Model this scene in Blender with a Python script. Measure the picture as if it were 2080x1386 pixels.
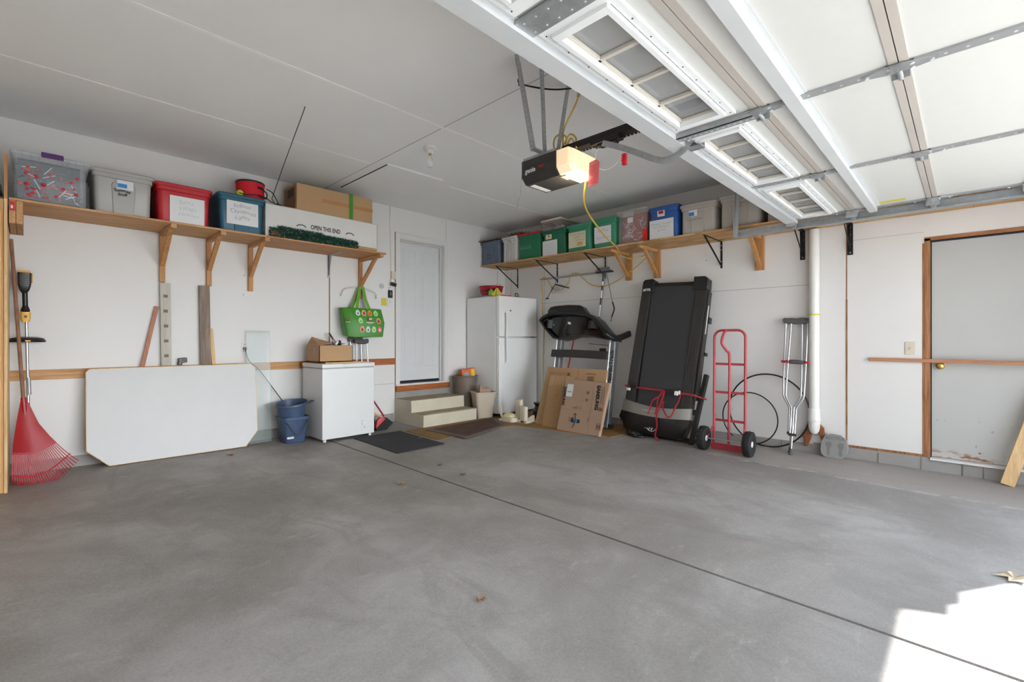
import bpy, bmesh, math, random
from mathutils import Vector, Matrix, noise
C = bpy.context.scene.collection
for o in list(bpy.data.objects): bpy.data.objects.remove(o)
sc = bpy.context.scene
PI = math.pi
V = Vector
rnd = random.Random(7)

# ---------------------------------------------------------------- camera
cam = bpy.data.objects.new('camera', bpy.data.cameras.new('camera')); C.objects.link(cam)
cam.location = (-5.75, -5.76, 1.145)
th = math.atan(925 / 952.0)
cam.rotation_euler = (PI / 2, 0, th - PI / 2)
cam.data.sensor_width = 36.0
cam.data.lens = 952.0 / 2080 * 36
cam.data.shift_y = -3.0 / 2080
cam.data.clip_start = 0.02
sc.camera = cam

# ---------------------------------------------------------------- light
w = bpy.data.worlds.new('sky'); sc.world = w; w.use_nodes = True
bg = w.node_tree.nodes['Background']
# bright hazy horizon, darker towards the zenith
_t = w.node_tree; _tc = _t.nodes.new('ShaderNodeTexCoord'); _sx = _t.nodes.new('ShaderNodeSeparateXYZ'); _r = _t.nodes.new('ShaderNodeValToRGB')
_t.links.new(_tc.outputs['Generated'], _sx.inputs[0]); _t.links.new(_sx.outputs[2], _r.inputs[0]); _t.links.new(_r.outputs[0], bg.inputs[0])
_e = _r.color_ramp.elements; _e[0].position = 0.0; _e[0].color = (.95, 1, 1.03, 1); _e[1].position = 1.0; _e[1].color = (.10, .13, .17, 1)
for _p, _c in ((.12, (.90, .96, 1.0, 1)), (.35, (.38, .42, .47, 1))): _q = _e.new(_p); _q.color = _c
bg.inputs[1].default_value = 4.5
sun = bpy.data.objects.new('sun', bpy.data.lights.new('sun', 'SUN')); C.objects.link(sun)
sun.data.energy = 7
sun.data.angle = math.radians(0.6)
sun.data.color = (1.0, 0.985, 0.95)
sun.rotation_euler = V((-0.857 * 0.79, 0.514 * 0.79, -0.613)).to_track_quat('-Z', 'Y').to_euler()
sun.location = (3, -12, 6)
sc.view_settings.view_transform = 'Standard'
sc.view_settings.look = 'None'
sc.view_settings.gamma = 1.0
sc.view_settings.exposure = 1.62
sc.view_settings.use_curve_mapping = False

def FZ(y): return 0.01 * y          # the slab falls gently towards the big door

# ---------------------------------------------------------------- materials
def srgb(c):
    if isinstance(c, str):
        c = tuple(int(c[i:i + 2], 16) / 255 for i in (0, 2, 4))
    return tuple((x / 12.92 if x <= 0.04045 else ((x + 0.055) / 1.055) ** 2.4) for x in c) + (1,)
class NT:
    def __init__(s, name):
        s.m = bpy.data.materials.new(name); s.m.use_nodes = True
        s.t = s.m.node_tree; s.n = s.t.nodes; s.b = s.n['Principled BSDF']
        s.out = s.n['Material Output']
    def add(s, typ, **kw):
        x = s.n.new(typ)
        for k, v in kw.items():
            if k.startswith('i_'):
                x.inputs[int(k[2:]) if k[2:].isdigit() else k[2:].replace('_', ' ')].default_value = v
            else: setattr(x, k, v)
        return x
    def l(s, a, b): s.t.links.new(a, b)
    def coord(s, scale=(1, 1, 1), rot=(0, 0, 0), kind='Object'):
        tc = s.add('ShaderNodeTexCoord'); mp = s.add('ShaderNodeMapping')
        mp.inputs['Scale'].default_value = scale; mp.inputs['Rotation'].default_value = rot
        s.l(tc.outputs[kind], mp.inputs['Vector']); return mp.outputs[0]
    def noise(s, vec, scale, detail=4, rough=0.55, dist=0):
        x = s.add('ShaderNodeTexNoise'); x.inputs['Scale'].default_value = scale
        x.inputs['Detail'].default_value = detail; x.inputs['Roughness'].default_value = rough
        x.inputs['Distortion'].default_value = dist
        s.l(vec, x.inputs['Vector']); return x.outputs['Fac']
    def ramp(s, fac, stops):
        x = s.add('ShaderNodeValToRGB'); e = x.color_ramp.elements
        e[0].position, e[0].color = stops[0][0], srgb(stops[0][1]); e[1].position, e[1].color = stops[-1][0], srgb(stops[-1][1])
        for p, c in stops[1:-1]:
            y = e.new(p); y.color = srgb(c)
        s.l(fac, x.inputs[0]); return x.outputs[0]
    def mix(s, fac, a, b, mode='MIX'):
        x = s.add('ShaderNodeMix', data_type='RGBA', blend_type=mode)
        for q, v in ((0, fac), (6, a), (7, b)):
            if hasattr(v, 'is_linked') or hasattr(v, 'links'): s.l(v, x.inputs[q])
            elif q == 0: x.inputs[0].default_value = v
            else: x.inputs[q].default_value = srgb(v) if (isinstance(v, str)) else v
        return x.outputs[2]
    def bump(s, h, strength=0.2, dist=0.002):
        x = s.add('ShaderNodeBump'); x.inputs['Strength'].default_value = strength; x.inputs['Distance'].default_value = dist
        s.l(h, x.inputs['Height']); s.l(x.outputs[0], s.b.inputs['Normal'])
    def set(s, **k):
        for a, v in k.items(): s.b.inputs[a.replace('_', ' ')].default_value = v
        return s
MATS = {}
def plain(name, col, rough=0.5, metal=0.0, var=0.06, scale=6, bump=0.0, spec=0.5, coat=0.0, kind='Object'):
    if name in MATS: return MATS[name]
    s = NT(name); s.set(Roughness=rough, Metallic=metal)
    s.b.inputs['Specular IOR Level'].default_value = spec
    s.b.inputs['Coat Weight'].default_value = coat
    v = s.coord(kind=kind); f = s.noise(v, scale, 5)
    c = srgb(col); d = tuple(max(0, x * (1 - var * 2)) for x in c[:3]) + (1,); l = tuple(min(1, x * (1 + var)) for x in c[:3]) + (1,)
    s.l(s.mix(f, d, l), s.b.inputs['Base Color'])
    if bump: s.bump(s.noise(v, scale * 12, 3), bump)
    MATS[name] = s.m; return s.m
def woodmat(name, c0, c1, c2, axis='x', scale=1.0, rough=0.6, knots=True):
    if name in MATS: return MATS[name]
    s = NT(name); s.set(Roughness=rough)
    sc_ = {'x': (1.2, 16, 16), 'y': (16, 1.2, 16), 'z': (16, 16, 1.2)}[axis]
    v = s.coord(tuple(q * scale for q in sc_))
    f = s.noise(v, 2.2, 6, 0.6, 1.2)
    col = s.ramp(f, [(0.25, c0), (0.5, c1), (0.75, c2)])
    if knots:
        kv = s.coord({'x': (1.5, 9, 9), 'y': (9, 1.5, 9), 'z': (9, 9, 1.5)}[axis])
        k = s.noise(kv, 1.7, 2, 0.4)
        kr = s.ramp(k, [(0.68, '000000'), (0.76, 'ffffff')])
        col = s.mix(kr, col, s.mix(0.6, col, c0))
    s.l(col, s.b.inputs['Base Color']); s.bump(f, 0.15)
    MATS[name] = s.m; return s.m
def drywall(name, base, dark, rough=0.75, spots=True):
    s = NT(name); s.set(Roughness=rough); s.b.inputs['Specular IOR Level'].default_value = 0.25
    v = s.coord()
    big = s.noise(v, 0.9, 4); col = s.mix(big, base, dark)
    st = s.noise(v, 3.1, 6, 0.7); col = s.mix(s.ramp(st, [(0.62, '000000'), (0.85, '777777')]), col, dark)
    if spots:
        vo = s.add('ShaderNodeTexVoronoi'); vo.inputs['Scale'].default_value = 2.6; s.l(v, vo.inputs['Vector'])
        r = s.ramp(vo.outputs['Distance'], [(0.018, 'dddddd'), (0.034, '000000')])
        col = s.mix(r, col, '8f8b84')
        sv = s.coord((1, 1, 7)); sn = s.noise(sv, 2.4, 5, 0.75); col = s.mix(s.ramp(sn, [(0.66, '000000'), (0.75, 'a0a0a0')]), col, 'a8a39a')
    s.l(col, s.b.inputs['Base Color']); s.bump(s.noise(v, 60, 3), 0.06)
    return s.m
M_wall = drywall('painted_drywall', 'e6e4e2', 'dad8d6')
M_ceil = drywall('ceiling_paint', 'f6f6f5', 'eeeeed', spots=False)
M_seam = plain('dark_seam', '77706a', 0.9)
M_seam_l = plain('faint_seam', 'a9a6a2', 0.9)
M_brown = woodmat('raw_edge', '6b4226', '8f6240', 'b58a60', 'z')
M_tape = plain('tape_ridge', 'f8f7f5', 0.8, var=0.02)
def floor_mat():
    s = NT('concrete_floor'); s.set(Roughness=0.55); s.b.inputs['Specular IOR Level'].default_value = 0.4
    v = s.coord()
    a = s.noise(v, 0.55, 5, 0.6, 0.6)
    col = s.ramp(a, [(0.30, '79746e'), (0.46, '9a948f'), (0.56, 'b0aca8'), (0.70, 'c0bdba')])
    b = s.noise(v, 2.3, 7, 0.65, 1.0)
    col = s.mix(s.ramp(b, [(0.34, '000000'), (0.62, 'ffffff')]), s.mix(0.42, col, '746d68'), col)
    # pale scuffs and drips
    c = s.noise(s.coord((1.0, 2.6, 1), (0, 0, 0.9)), 4.5, 8, 0.75, 0.4)
    col = s.mix(s.ramp(c, [(0.57, '000000'), (0.70, 'b0b0b0')]), col, 'cbc8c5')
    d = s.noise(s.coord((2.2, 1, 1), (0, 0, 0.2)), 1.4, 6, 0.6, 1.5)
    col = s.mix(s.ramp(d, [(0.50, '000000'), (0.64, '9a9a9a')]), col, '736c66')
    # the strip along the right wall: paler, with rusty streaks, edged by a mineral line
    tc = s.add('ShaderNodeTexCoord'); sp = s.add('ShaderNodeSeparateXYZ'); s.l(tc.outputs['Object'], sp.inputs[0])
    wob = s.noise(v, 1.6, 6, 0.7)
    ad = s.add('ShaderNodeMath', operation='MULTIPLY_ADD'); s.l(wob, ad.inputs[0]); ad.inputs[1].default_value = 0.30; s.l(sp.outputs[0], ad.inputs[2])
    gt = s.add('ShaderNodeMapRange'); s.l(ad.outputs[0], gt.inputs[0]); gt.inputs[1].default_value = -0.70; gt.inputs[2].default_value = -0.62
    ym = s.add('ShaderNodeMapRange'); s.l(sp.outputs[1], ym.inputs[0]); ym.inputs[1].default_value = -3.3; ym.inputs[2].default_value = -4.2
    mu = s.add('ShaderNodeMath', operation='MULTIPLY'); s.l(gt.outputs[0], mu.inputs[0]); s.l(ym.outputs[0], mu.inputs[1])
    rs = s.noise(s.coord((14, 1.2, 1)), 1.5, 5, 0.6)
    strip = s.mix(s.ramp(rs, [(0.52, '000000'), (0.72, 'aaaaaa')]), 'b4aca4', '957a66')
    mu2 = s.add('ShaderNodeMath', operation='MULTIPLY'); s.l(mu.outputs[0], mu2.inputs[0]); mu2.inputs[1].default_value = 0.8
    col = s.mix(mu2.outputs[0], col, strip)
    pk = s.add('ShaderNodeMath', operation='COMPARE'); s.l(ad.outputs[0], pk.inputs[0]); pk.inputs[1].default_value = -0.69; pk.inputs[2].default_value = 0.035
    mu3 = s.add('ShaderNodeMath', operation='MULTIPLY'); s.l(pk.outputs[0], mu3.inputs[0]); s.l(ym.outputs[0], mu3.inputs[1])
    fn = s.noise(v, 9, 4, 0.7); mu4 = s.add('ShaderNodeMath', operation='MULTIPLY'); s.l(mu3.outputs[0], mu4.inputs[0]); s.l(s.ramp(fn, [(0.4, '000000'), (0.55, 'dddddd')]), mu4.inputs[1])
    col = s.mix(mu4.outputs[0], col, 'd2cfcc')
    fine = s.noise(v, 90, 3, 0.7)
    col = s.mix(0.25, col, s.ramp(fine, [(0.3, '5c5855'), (0.7, 'b5b2b0')]))
    # broad greyer area towards the big door, toned down against the strong daylight there
    yr = s.add('ShaderNodeMapRange'); s.l(sp.outputs[1], yr.inputs[0]); yr.inputs[1].default_value = -2.0; yr.inputs[2].default_value = -5.5
    yr2 = s.add('ShaderNodeMath', operation='MULTIPLY'); s.l(yr.outputs[0], yr2.inputs[0]); yr2.inputs[1].default_value = 0.3
    col = s.mix(yr2.outputs[0], col, '7f8084')
    s.l(col, s.b.inputs['Base Color']); s.bump(s.noise(v, 40, 6), 0.25, 0.002)
    rr = s.add('ShaderNodeMapRange'); s.l(b, rr.inputs[0]); rr.inputs[3].default_value = 0.42; rr.inputs[4].default_value = 0.72
    s.l(rr.outputs[0], s.b.inputs['Roughness'])
    return s.m
M_floor = floor_mat()
M_drive = plain('driveway_concrete', 'cfcdc9', 0.9, scale=2, bump=0.1)
M_block = plain('concrete_block', '9d9a97', 0.9, scale=5, var=0.12, bump=0.4)
M_step = plain('cast_concrete_step', 'cfc7b2', 0.85, scale=5, var=0.09, bump=0.3)
M_osb = None
def osb():
    s = NT('strand_board'); s.set(Roughness=0.7)
    vo = s.add('ShaderNodeTexVoronoi'); vo.inputs['Scale'].default_value = 9
    s.l(s.coord((2.2, 0.55, 1), (0, 0, 0.35)), vo.inputs['Vector'])
    sp = s.add('ShaderNodeSeparateColor'); s.l(vo.outputs['Color'], sp.inputs[0])
    c = s.ramp(sp.outputs[0], [(0.0, 'a87a45'), (0.5, 'c79a63'), (1.0, 'dbb581')])
    g = s.noise(s.coord((30, 4, 1)), 2, 4); c = s.mix(0.3, c, s.ramp(g, [(0.3, '94683a'), (0.7, 'e0bd8c')]))
    s.l(c, s.b.inputs['Base Color']); return s.m
M_osb = osb()
M_pineX = woodmat('shelf_plywood', 'a06c3c', 'c49460', 'd9b182', 'x')
M_studX = woodmat('lumber_x', 'a0703f', 'bd8d5c', 'd0a678', 'x')
M_studY = woodmat('lumber_y', 'a0703f', 'bd8d5c', 'd0a678', 'y')
M_studZ = woodmat('lumber_z', 'a06e3c', 'ba8550', 'cb9a68', 'z')
M_cabinet = woodmat('cabinet_plywood', 'c08a50', 'd6a56b', 'e3bb88', 'z', 0.5)
M_orange = woodmat('stained_rim_board', '7d4218', 'a35a26', 'bd7638', 'x')
M_jamb = woodmat('door_jamb_wood', '75492a', '9f6b44', 'b58560', 'z')
M_jambY = woodmat('door_head_wood', '75492a', '9f6b44', 'b58560', 'y')
M_greyw = woodmat('weathered_board', '57463b', '7d6a5b', '9b8a7a', 'z')
M_cedar = woodmat('cedar_strip', '8a5138', 'b0745a', 'c48f74', 'z')
M_cedarY = woodmat('cedar_rail', '8d5a3e', 'b27d5c', 'c39273', 'y')
M_pale = woodmat('pale_stud', 'b9935f', 'd6b280', 'e6caa0', 'z')
M_paleP = woodmat('painted_board', 'a09a8c', 'b7b2a6', 'c5c1b6', 'z')
M_white = plain('white_enamel', 'd9d9d8', 0.35, var=0.015, coat=0.2)
M_fridge = plain('fridge_enamel', 'efefee', 0.35, var=0.015, coat=0.2)
M_whitet = plain('white_trim_paint', 'dddcda', 0.5, var=0.03)
M_doorw = plain('entry_door_paint', 'd6d7d8', 0.5, var=0.03)
M_greyd = drywall('side_door_paint', 'c3c3c0', 'b8b8b6')
def rust_spots(mt):
    s = NT.__new__(NT); s.m = mt; s.t = mt.node_tree; s.n = s.t.nodes; s.b = s.n['Principled BSDF']
    src = s.b.inputs['Base Color'].links[0].from_socket
    tc = s.add('ShaderNodeTexCoord'); sp = s.add('ShaderNodeSeparateXYZ'); s.l(tc.outputs['Object'], sp.inputs[0])
    lo = s.add('ShaderNodeMapRange'); s.l(sp.outputs[2], lo.inputs[0]); lo.inputs[1].default_value = .09; lo.inputs[2].default_value = .03; lo.inputs[3].default_value = 0; lo.inputs[4].default_value = 1
    n = s.noise(s.coord((1, 2.5, 9)), 3.0, 6, .75)
    mk = s.add('ShaderNodeMath', operation='MULTIPLY'); s.l(lo.outputs[0], mk.inputs[0]); s.l(s.ramp(n, [(.50, '000000'), (.58, 'ffffff')]), mk.inputs[1])
    c = s.mix(mk.outputs[0], src, '9a6a4a')
    lo2 = s.add('ShaderNodeMapRange'); s.l(sp.outputs[2], lo2.inputs[0]); lo2.inputs[1].default_value = .42; lo2.inputs[2].default_value = .05; lo2.inputs[3].default_value = 0; lo2.inputs[4].default_value = 1
    vo = s.add('ShaderNodeTexVoronoi'); vo.inputs['Scale'].default_value = 11; s.l(s.coord(), vo.inputs['Vector'])
    mk2 = s.add('ShaderNodeMath', operation='MULTIPLY'); s.l(lo2.outputs[0], mk2.inputs[0]); s.l(s.ramp(vo.outputs['Distance'], [(.08, 'ffffff'), (.14, '000000')]), mk2.inputs[1])
    c = s.mix(mk2.outputs[0], c, '77706a'); s.l(c, s.b.inputs['Base Color'])
rust_spots(M_greyd)
M_black = plain('black_plastic', '1c1b1b', 0.35, var=0.1)
M_blackm = plain('black_metal', '211f1e', 0.45, 0.3)
M_glossb = plain('gloss_black_plastic', '0b0c0c', 0.08, var=0.1, coat=0.4)
M_dkgrey = plain('charcoal_plastic', '33312f', 0.5)
M_foam = plain('grey_foam', '5b5958', 0.85, bump=0.3)
M_red = plain('red_paint', 'b8404a', 0.35, var=0.04)
M_redp = plain('red_plastic', 'c01522', 0.35, var=0.05)
M_redbag = plain('red_fabric', 'd01526', 0.7, bump=0.2)
M_alu = plain('aluminium', 'c2c3c5', 0.3, 0.85, var=0.03)
M_galv = plain('galvanized_steel', 'b3b6b8', 0.45, 0.6, var=0.16, scale=30)
M_galvw = plain('painted_steel_strut', 'd5d8d9', 0.4, 0.15, var=0.05)
M_stile = plain('stile_steel', 'a9abab', 0.45, 0.5, var=0.08)
M_endstile = plain('section_edge', 'b8b1a9', 0.6, var=0.03)
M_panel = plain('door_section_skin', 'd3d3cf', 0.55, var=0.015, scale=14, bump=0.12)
M_wframe = plain('window_frame_white', 'eaecec', 0.45, var=0.01)
M_muntin = plain('muntin_beige', 'cdc7bb', 0.5, var=0.03)
M_hole = plain('dark_holes', '2a2a2a', 0.9)
M_shine = plain('bright_holes', 'cfd2d4', 0.6)
M_brass = plain('brass', 'c9a75a', 0.2, 0.9)
M_card = plain('cardboard', 'b5926c', 0.85, var=0.06, scale=3)
M_cardd = plain('cardboard_inner', '8e6a48', 0.9)
M_cardp = plain('cardboard_pinkish', 'ac8f78', 0.85, var=0.05, scale=3)
M_cardw = plain('white_cardboard', 'd9d7d3', 0.8, var=0.05, scale=3)
M_tapeb = plain('brown_tape', 'b07f4d', 0.35)
M_ink = plain('black_ink', '2b2725', 0.8)
M_inkg = plain('grey_ink', '6f6c68', 0.8)
M_inkb = plain('brown_ink', '6d4f3c', 0.8)
M_paper = plain('white_paper', 'dcdcdd', 0.8, var=0.02)
M_cream = plain('cream_paper', 'd6cfae', 0.8)
M_stickb = plain('blue_sticker', '2e86c4', 0.6)
M_pvc = plain('white_pvc', 'e6e5e1', 0.3, var=0.02)
M_yel = plain('yellow_cord_jacket', 'c9a640', 0.45)
M_cordt = plain('tan_cord_jacket', 'b58d45', 0.5)
M_rubber = plain('black_rubber', '1f1e1e', 0.8, bump=0.3)
M_mat = plain('dark_rubber_mat', '35353a', 0.95, var=0.25, scale=60, bump=0.5)
M_rug = plain('brown_rug_pile', '5a3d33', 0.98, var=0.3, scale=8, bump=0.5)
M_rugb = plain('rug_border', '6e625a', 0.98, var=0.2, scale=20, bump=0.5)
M_carpet = plain('tan_carpet', '977241', 0.98, var=0.2, scale=10, bump=0.5)
M_belt = plain('tread_belt', '38383b', 0.6, var=0.05, scale=40)
M_silver = plain('silver_plastic', '918e88', 0.35, 0.2)
M_sgrey = plain('upright_grey', '87898b', 0.4, 0.4)
M_logo = plain('white_print', 'd8d8d6', 0.6)
M_leath = plain('brown_leather', '8a5027', 0.7, var=0.15, bump=0.3)
M_stone = plain('cast_stone', '93928f', 0.9, var=0.1, scale=12, bump=0.5)
M_stoned = plain('cast_stone_hollow', '7f7d7a', 0.9, var=0.1, scale=12, bump=0.5)
M_leaf = plain('dry_leaf', 'a18066', 0.9, var=0.2)
M_bucket = plain('blue_bucket_plastic', '3d506f', 0.4, var=0.1)
M_taupe = plain('taupe_plastic', '76695c', 0.45)
M_beige = plain('beige_plastic', 'c0b3a0', 0.4)
M_ivory = plain('ivory_plastic', 'd5cbb8', 0.4)
M_yelc = plain('yellow_cloth', 'd8c850', 0.8)
M_green = plain('tote_green', '3f8a23', 0.45, var=0.15, scale=9)
M_greens = plain('tote_strap_green', '6ba336', 0.6)
M_purple = plain('purple_plastic', '55286a', 0.4)
M_strap = plain('red_webbing', 'a5222f', 0.7, var=0.1)
M_tennis = plain('tennis_felt', 'cfe04a', 0.95)
def ramp_plastic(name, col): return plain(name, col, 0.42, var=0.05, scale=3)
def clearplastic(name, tint='dfe3e6', alpha=0.45, rough=0.25, tint2=None):
    s = NT(name); s.set(Roughness=rough)
    s.l(s.mix(s.noise(s.coord(), 5), tint, tint2 or tint), s.b.inputs['Base Color'])
    tr = s.add('ShaderNodeBsdfTransparent'); mx = s.add('ShaderNodeMixShader'); mx.inputs[0].default_value = alpha
    s.l(tr.outputs[0], mx.inputs[1]); s.l(s.b.outputs[0], mx.inputs[2]); s.l(mx.outputs[0], s.out.inputs[0]); return s.m
M_clear = clearplastic('clear_tote_plastic', 'd4dae2', 0.28, .15)
M_clear2 = clearplastic('frosted_tote_plastic', 'd8d0cc', 0.25, .2)
M_glass = clearplastic('window_glass', 'b9bbbd', 0.40, 0.03)
M_gpane = clearplastic('loose_pane_glass', 'a8b8b4', 0.20, 0.04)
M_redtr = clearplastic('red_translucent_plastic', 'a5101f', 0.90, 0.4)
M_tagp = clearplastic('pink_tag', 'd85a66', 0.75, 0.4)
def emis(name, col, st):
    s = NT(name); s.set(Roughness=0.4); s.l(s.mix(s.noise(s.coord(), 3), col, col), s.b.inputs['Base Color'])
    s.b.inputs['Emission Color'].default_value = srgb(col); s.b.inputs['Emission Strength'].default_value = st; return s.m
M_lens = emis('lit_lens', 'ffe0b8', 0.17)
M_bulbon = emis('lit_bulb', 'fff0d8', 14)

# ---------------------------------------------------------------- mesh helpers
class Fr:
    def __init__(s, p, u, v):
        s.p = V(p); s.u = V(u).normalized(); s.v = V(v).normalized(); s.n = s.u.cross(s.v).normalized(); s.v = s.n.cross(s.u)
    def __call__(s, a): return s.p + s.u * a[0] + s.v * a[1] + s.n * a[2]
def WA(x, y, z): return Fr((x, y, z), (1, 0, 0), (0, 0, 1))      # faces the room from wall A (n = -y)
def WB(x, y, z): return Fr((x, y, z), (0, -1, 0), (0, 0, 1))     # faces the room from wall B (n = -x)
class MB:
    def __init__(s, tf=None): s.bm = bmesh.new(); s.tf = tf; s.mi = 0
    def P(s, p): return s.bm.verts.new(s.tf(p) if s.tf else V(p))
    def F(s, vs):
        try: f = s.bm.faces.new(vs); f.material_index = s.mi; return f
        except ValueError: return None
    def m(s, i): s.mi = i; return s
    def box(s, a, b):
        x0, y0, z0 = a; x1, y1, z1 = b
        v = [s.P(p) for p in ((x0, y0, z0), (x1, y0, z0), (x1, y1, z0), (x0, y1, z0), (x0, y0, z1), (x1, y0, z1), (x1, y1, z1), (x0, y1, z1))]
        for q in ((0, 3, 2, 1), (4, 5, 6, 7), (0, 1, 5, 4), (1, 2, 6, 5), (2, 3, 7, 6), (3, 0, 4, 7)): s.F([v[i] for i in q])
        return s
    def hexa(s, pts):
        v = [s.P(p) for p in pts]
        for q in ((0, 3, 2, 1), (4, 5, 6, 7), (0, 1, 5, 4), (1, 2, 6, 5), (2, 3, 7, 6), (3, 0, 4, 7)): s.F([v[i] for i in q])
        return s
    def bar(s, p0, p1, w, h, up=(0, 0, 1)):
        p0, p1 = V(p0), V(p1); d = (p1 - p0).normalized(); up = V(up)
        r = d.cross(up)
        if r.length < 1e-5: r = d.cross(V((1, 0, 0)))
        r.normalize(); u = r.cross(d)
        c = [(-w / 2, -h / 2), (w / 2, -h / 2), (w / 2, h / 2), (-w / 2, h / 2)]
        return s.hexa([p0 + r * a + u * b for a, b in c] + [p1 + r * a + u * b for a, b in c])
    def loft(s, rings, cap0=True, cap1=True, closed=True):
        R = [[s.P(p) for p in r] for r in rings]; n = len(R[0])
        for a, b in zip(R, R[1:]):
            for i in range(n if closed else n - 1): s.F([a[i], a[(i + 1) % n], b[(i + 1) % n], b[i]])
        if cap0: s.F(list(reversed(R[0])))
        if cap1: s.F(R[-1])
        return s
    def tube(s, pts, r, n=8, closed=False):
        pts = [V(p) for p in pts]; rings = []; pr = None
        m = len(pts)
        for i, p in enumerate(pts):
            if closed: d = pts[(i + 1) % m] - pts[i - 1]
            else: d = pts[min(i + 1, m - 1)] - pts[max(i - 1, 0)]
            if d.length < 1e-9: d = V((0, 0, 1))
            d.normalize()
            if pr is None:
                a = d.cross(V((0, 0, 1)));
                if a.length < 0.05: a = d.cross(V((1, 0, 0)))
            else:
                a = pr - d * pr.dot(d)
            a.normalize(); pr = a; b = d.cross(a)
            rr = r[i] if isinstance(r, (list, tuple)) else r
            rings.append([p + a * rr * math.cos(t) + b * rr * math.sin(t) for t in (2 * PI * j / n for j in range(n))])
        if closed: rings.append(rings[0]); return s.loft(rings, False, False)
        return s.loft(rings)
    def lathe(s, prof, c=(0, 0, 0), n=32, axis='z', cap0=True, cap1=True):
        rings = []
        for r, h in prof:
            q = []
            for j in range(n):
                t = 2 * PI * j / n; a, b = r * math.cos(t), r * math.sin(t)
                q.append({'z': (c[0] + a, c[1] + b, c[2] + h), 'y': (c[0] + a, c[1] + h, c[2] + b), 'x': (c[0] + h, c[1] + a, c[2] + b)}[axis])
            rings.append(q)
        return s.loft(rings, cap0, cap1)
    def prism(s, poly, n0, n1):                     # polygon in (u, v), extruded along n
        return s.loft([[(u, v, n0) for u, v in poly], [(u, v, n1) for u, v in poly]])
    def poly(s, pts): s.F([s.P(p) for p in pts]); return s
    def ball(s, c, r, n=12, sq=(1, 1, 1)):
        k = n // 2; pr = [(max(1e-4, math.sin(PI * i / k)) * r, -math.cos(PI * i / k) * r) for i in range(k + 1)]
        rings = [[(c[0] + a * math.cos(2 * PI * j / n) * sq[0], c[1] + a * math.sin(2 * PI * j / n) * sq[1], c[2] + h * sq[2]) for j in range(n)] for a, h in pr]
        return s.loft(rings)
    def build(s, name, mats, parent=None, bevel=0, smooth=False, seg=2, base=True):
        bm = s.bm; bmesh.ops.remove_doubles(bm, verts=bm.verts, dist=1e-6)
        bmesh.ops.recalc_face_normals(bm, faces=bm.faces)
        if parent is not None:
            off = V((0, 0, 0)); q = parent
            while q is not None: off += q.location; q = q.parent
        elif base:
            xs = [v.co for v in bm.verts]
            off = V(((min(v.x for v in xs) + max(v.x for v in xs)) / 2, (min(v.y for v in xs) + max(v.y for v in xs)) / 2, min(v.z for v in xs)))
        else: off = V((0, 0, 0))
        for v in bm.verts: v.co -= off
        me = bpy.data.meshes.new(name); bm.to_mesh(me); bm.free()
        o = bpy.data.objects.new(name, me); C.objects.link(o)
        for mt in (mats if isinstance(mats, (list, tuple)) else [mats]): me.materials.append(mt)
        if parent is not None: o.parent = parent
        else: o.location = off
        if smooth:
            for p in me.polygons: p.use_smooth = True
            me.set_sharp_from_angle(angle=math.radians(38))
        if bevel:
            b = o.modifiers.new('bevel', 'BEVEL'); b.width = bevel; b.segments = seg; b.limit_method = 'ANGLE'; b.angle_limit = math.radians(40)
            if not smooth:
                for p in me.polygons: p.use_smooth = True
                me.set_sharp_from_angle(angle=math.radians(30))
        return o
def thing(name, loc, label, cat, group=None):
    o = bpy.data.objects.new(name, None); C.objects.link(o); o.location = loc; o.empty_display_size = 0.1
    return tag(o, label, cat, group)
def tag(o, label, cat, group=None, kind=None):
    o['label'] = label; o['category'] = cat
    if group: o['group'] = group
    if kind: o['kind'] = kind
    return o
def struct(o): o['kind'] = 'structure'; return o
def writing(txt, fr, size, mat, parent, name='lettering', ext=0.0006, align='CENTER', bold=0.0, shear=0.0, lsp=1.0, jit=0.0, seed=1, sx=1.0):
    cu = bpy.data.curves.new('t', 'FONT'); cu.body = txt; cu.size = size; cu.extrude = ext; cu.align_x = align; cu.align_y = 'CENTER'
    cu.offset = bold - (.0011 if name == 'handwriting' and bold == 0 else 0); cu.shear = shear; cu.space_line = lsp; cu.resolution_u = 3
    to = bpy.data.objects.new('t', cu); C.objects.link(to)
    bpy.context.view_layer.update()
    me0 = bpy.data.meshes.new_from_object(to.evaluated_get(bpy.context.evaluated_depsgraph_get()))
    bm = bmesh.new(); bm.from_mesh(me0)
    bpy.data.objects.remove(to); bpy.data.curves.remove(cu); bpy.data.meshes.remove(me0)
    m = MB(); m.bm = bm
    for v in bm.verts:
        x, y, z = v.co; x *= sx
        if jit: y += jit * size * math.sin(x / size * 2.3 + seed) ; x += jit * size * math.sin(y / size * 2.0 + seed * 2)
        v.co = fr((x, y, z))
    return m.build(name, mat, parent)
def rr(w, d, r, k=4):                                  # rounded rectangle, centred
    r = min(r, w / 2 - 1e-4, d / 2 - 1e-4); o = []
    for cx, cy, a in ((w / 2 - r, d / 2 - r, 0), (-w / 2 + r, d / 2 - r, PI / 2), (-w / 2 + r, -d / 2 + r, PI), (w / 2 - r, -d / 2 + r, 1.5 * PI)):
        for i in range(k + 1):
            t = a + PI / 2 * i / k; o.append((cx + r * math.cos(t), cy + r * math.sin(t)))
    return o
def catmull(pts, k=8):
    pts = [V(p) for p in pts]; P = [pts[0] * 2 - pts[1]] + pts + [pts[-1] * 2 - pts[-2]]; o = []
    for i in range(1, len(P) - 2):
        for j in range(k):
            t = j / k; a, b, c, d = P[i - 1:i + 3]
            o.append(0.5 * ((2 * b) + (c - a) * t + (2 * a - 5 * b + 4 * c - d) * t * t + (3 * b - a - 3 * c + d) * t ** 3))
    o.append(pts[-1]); return o

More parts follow.
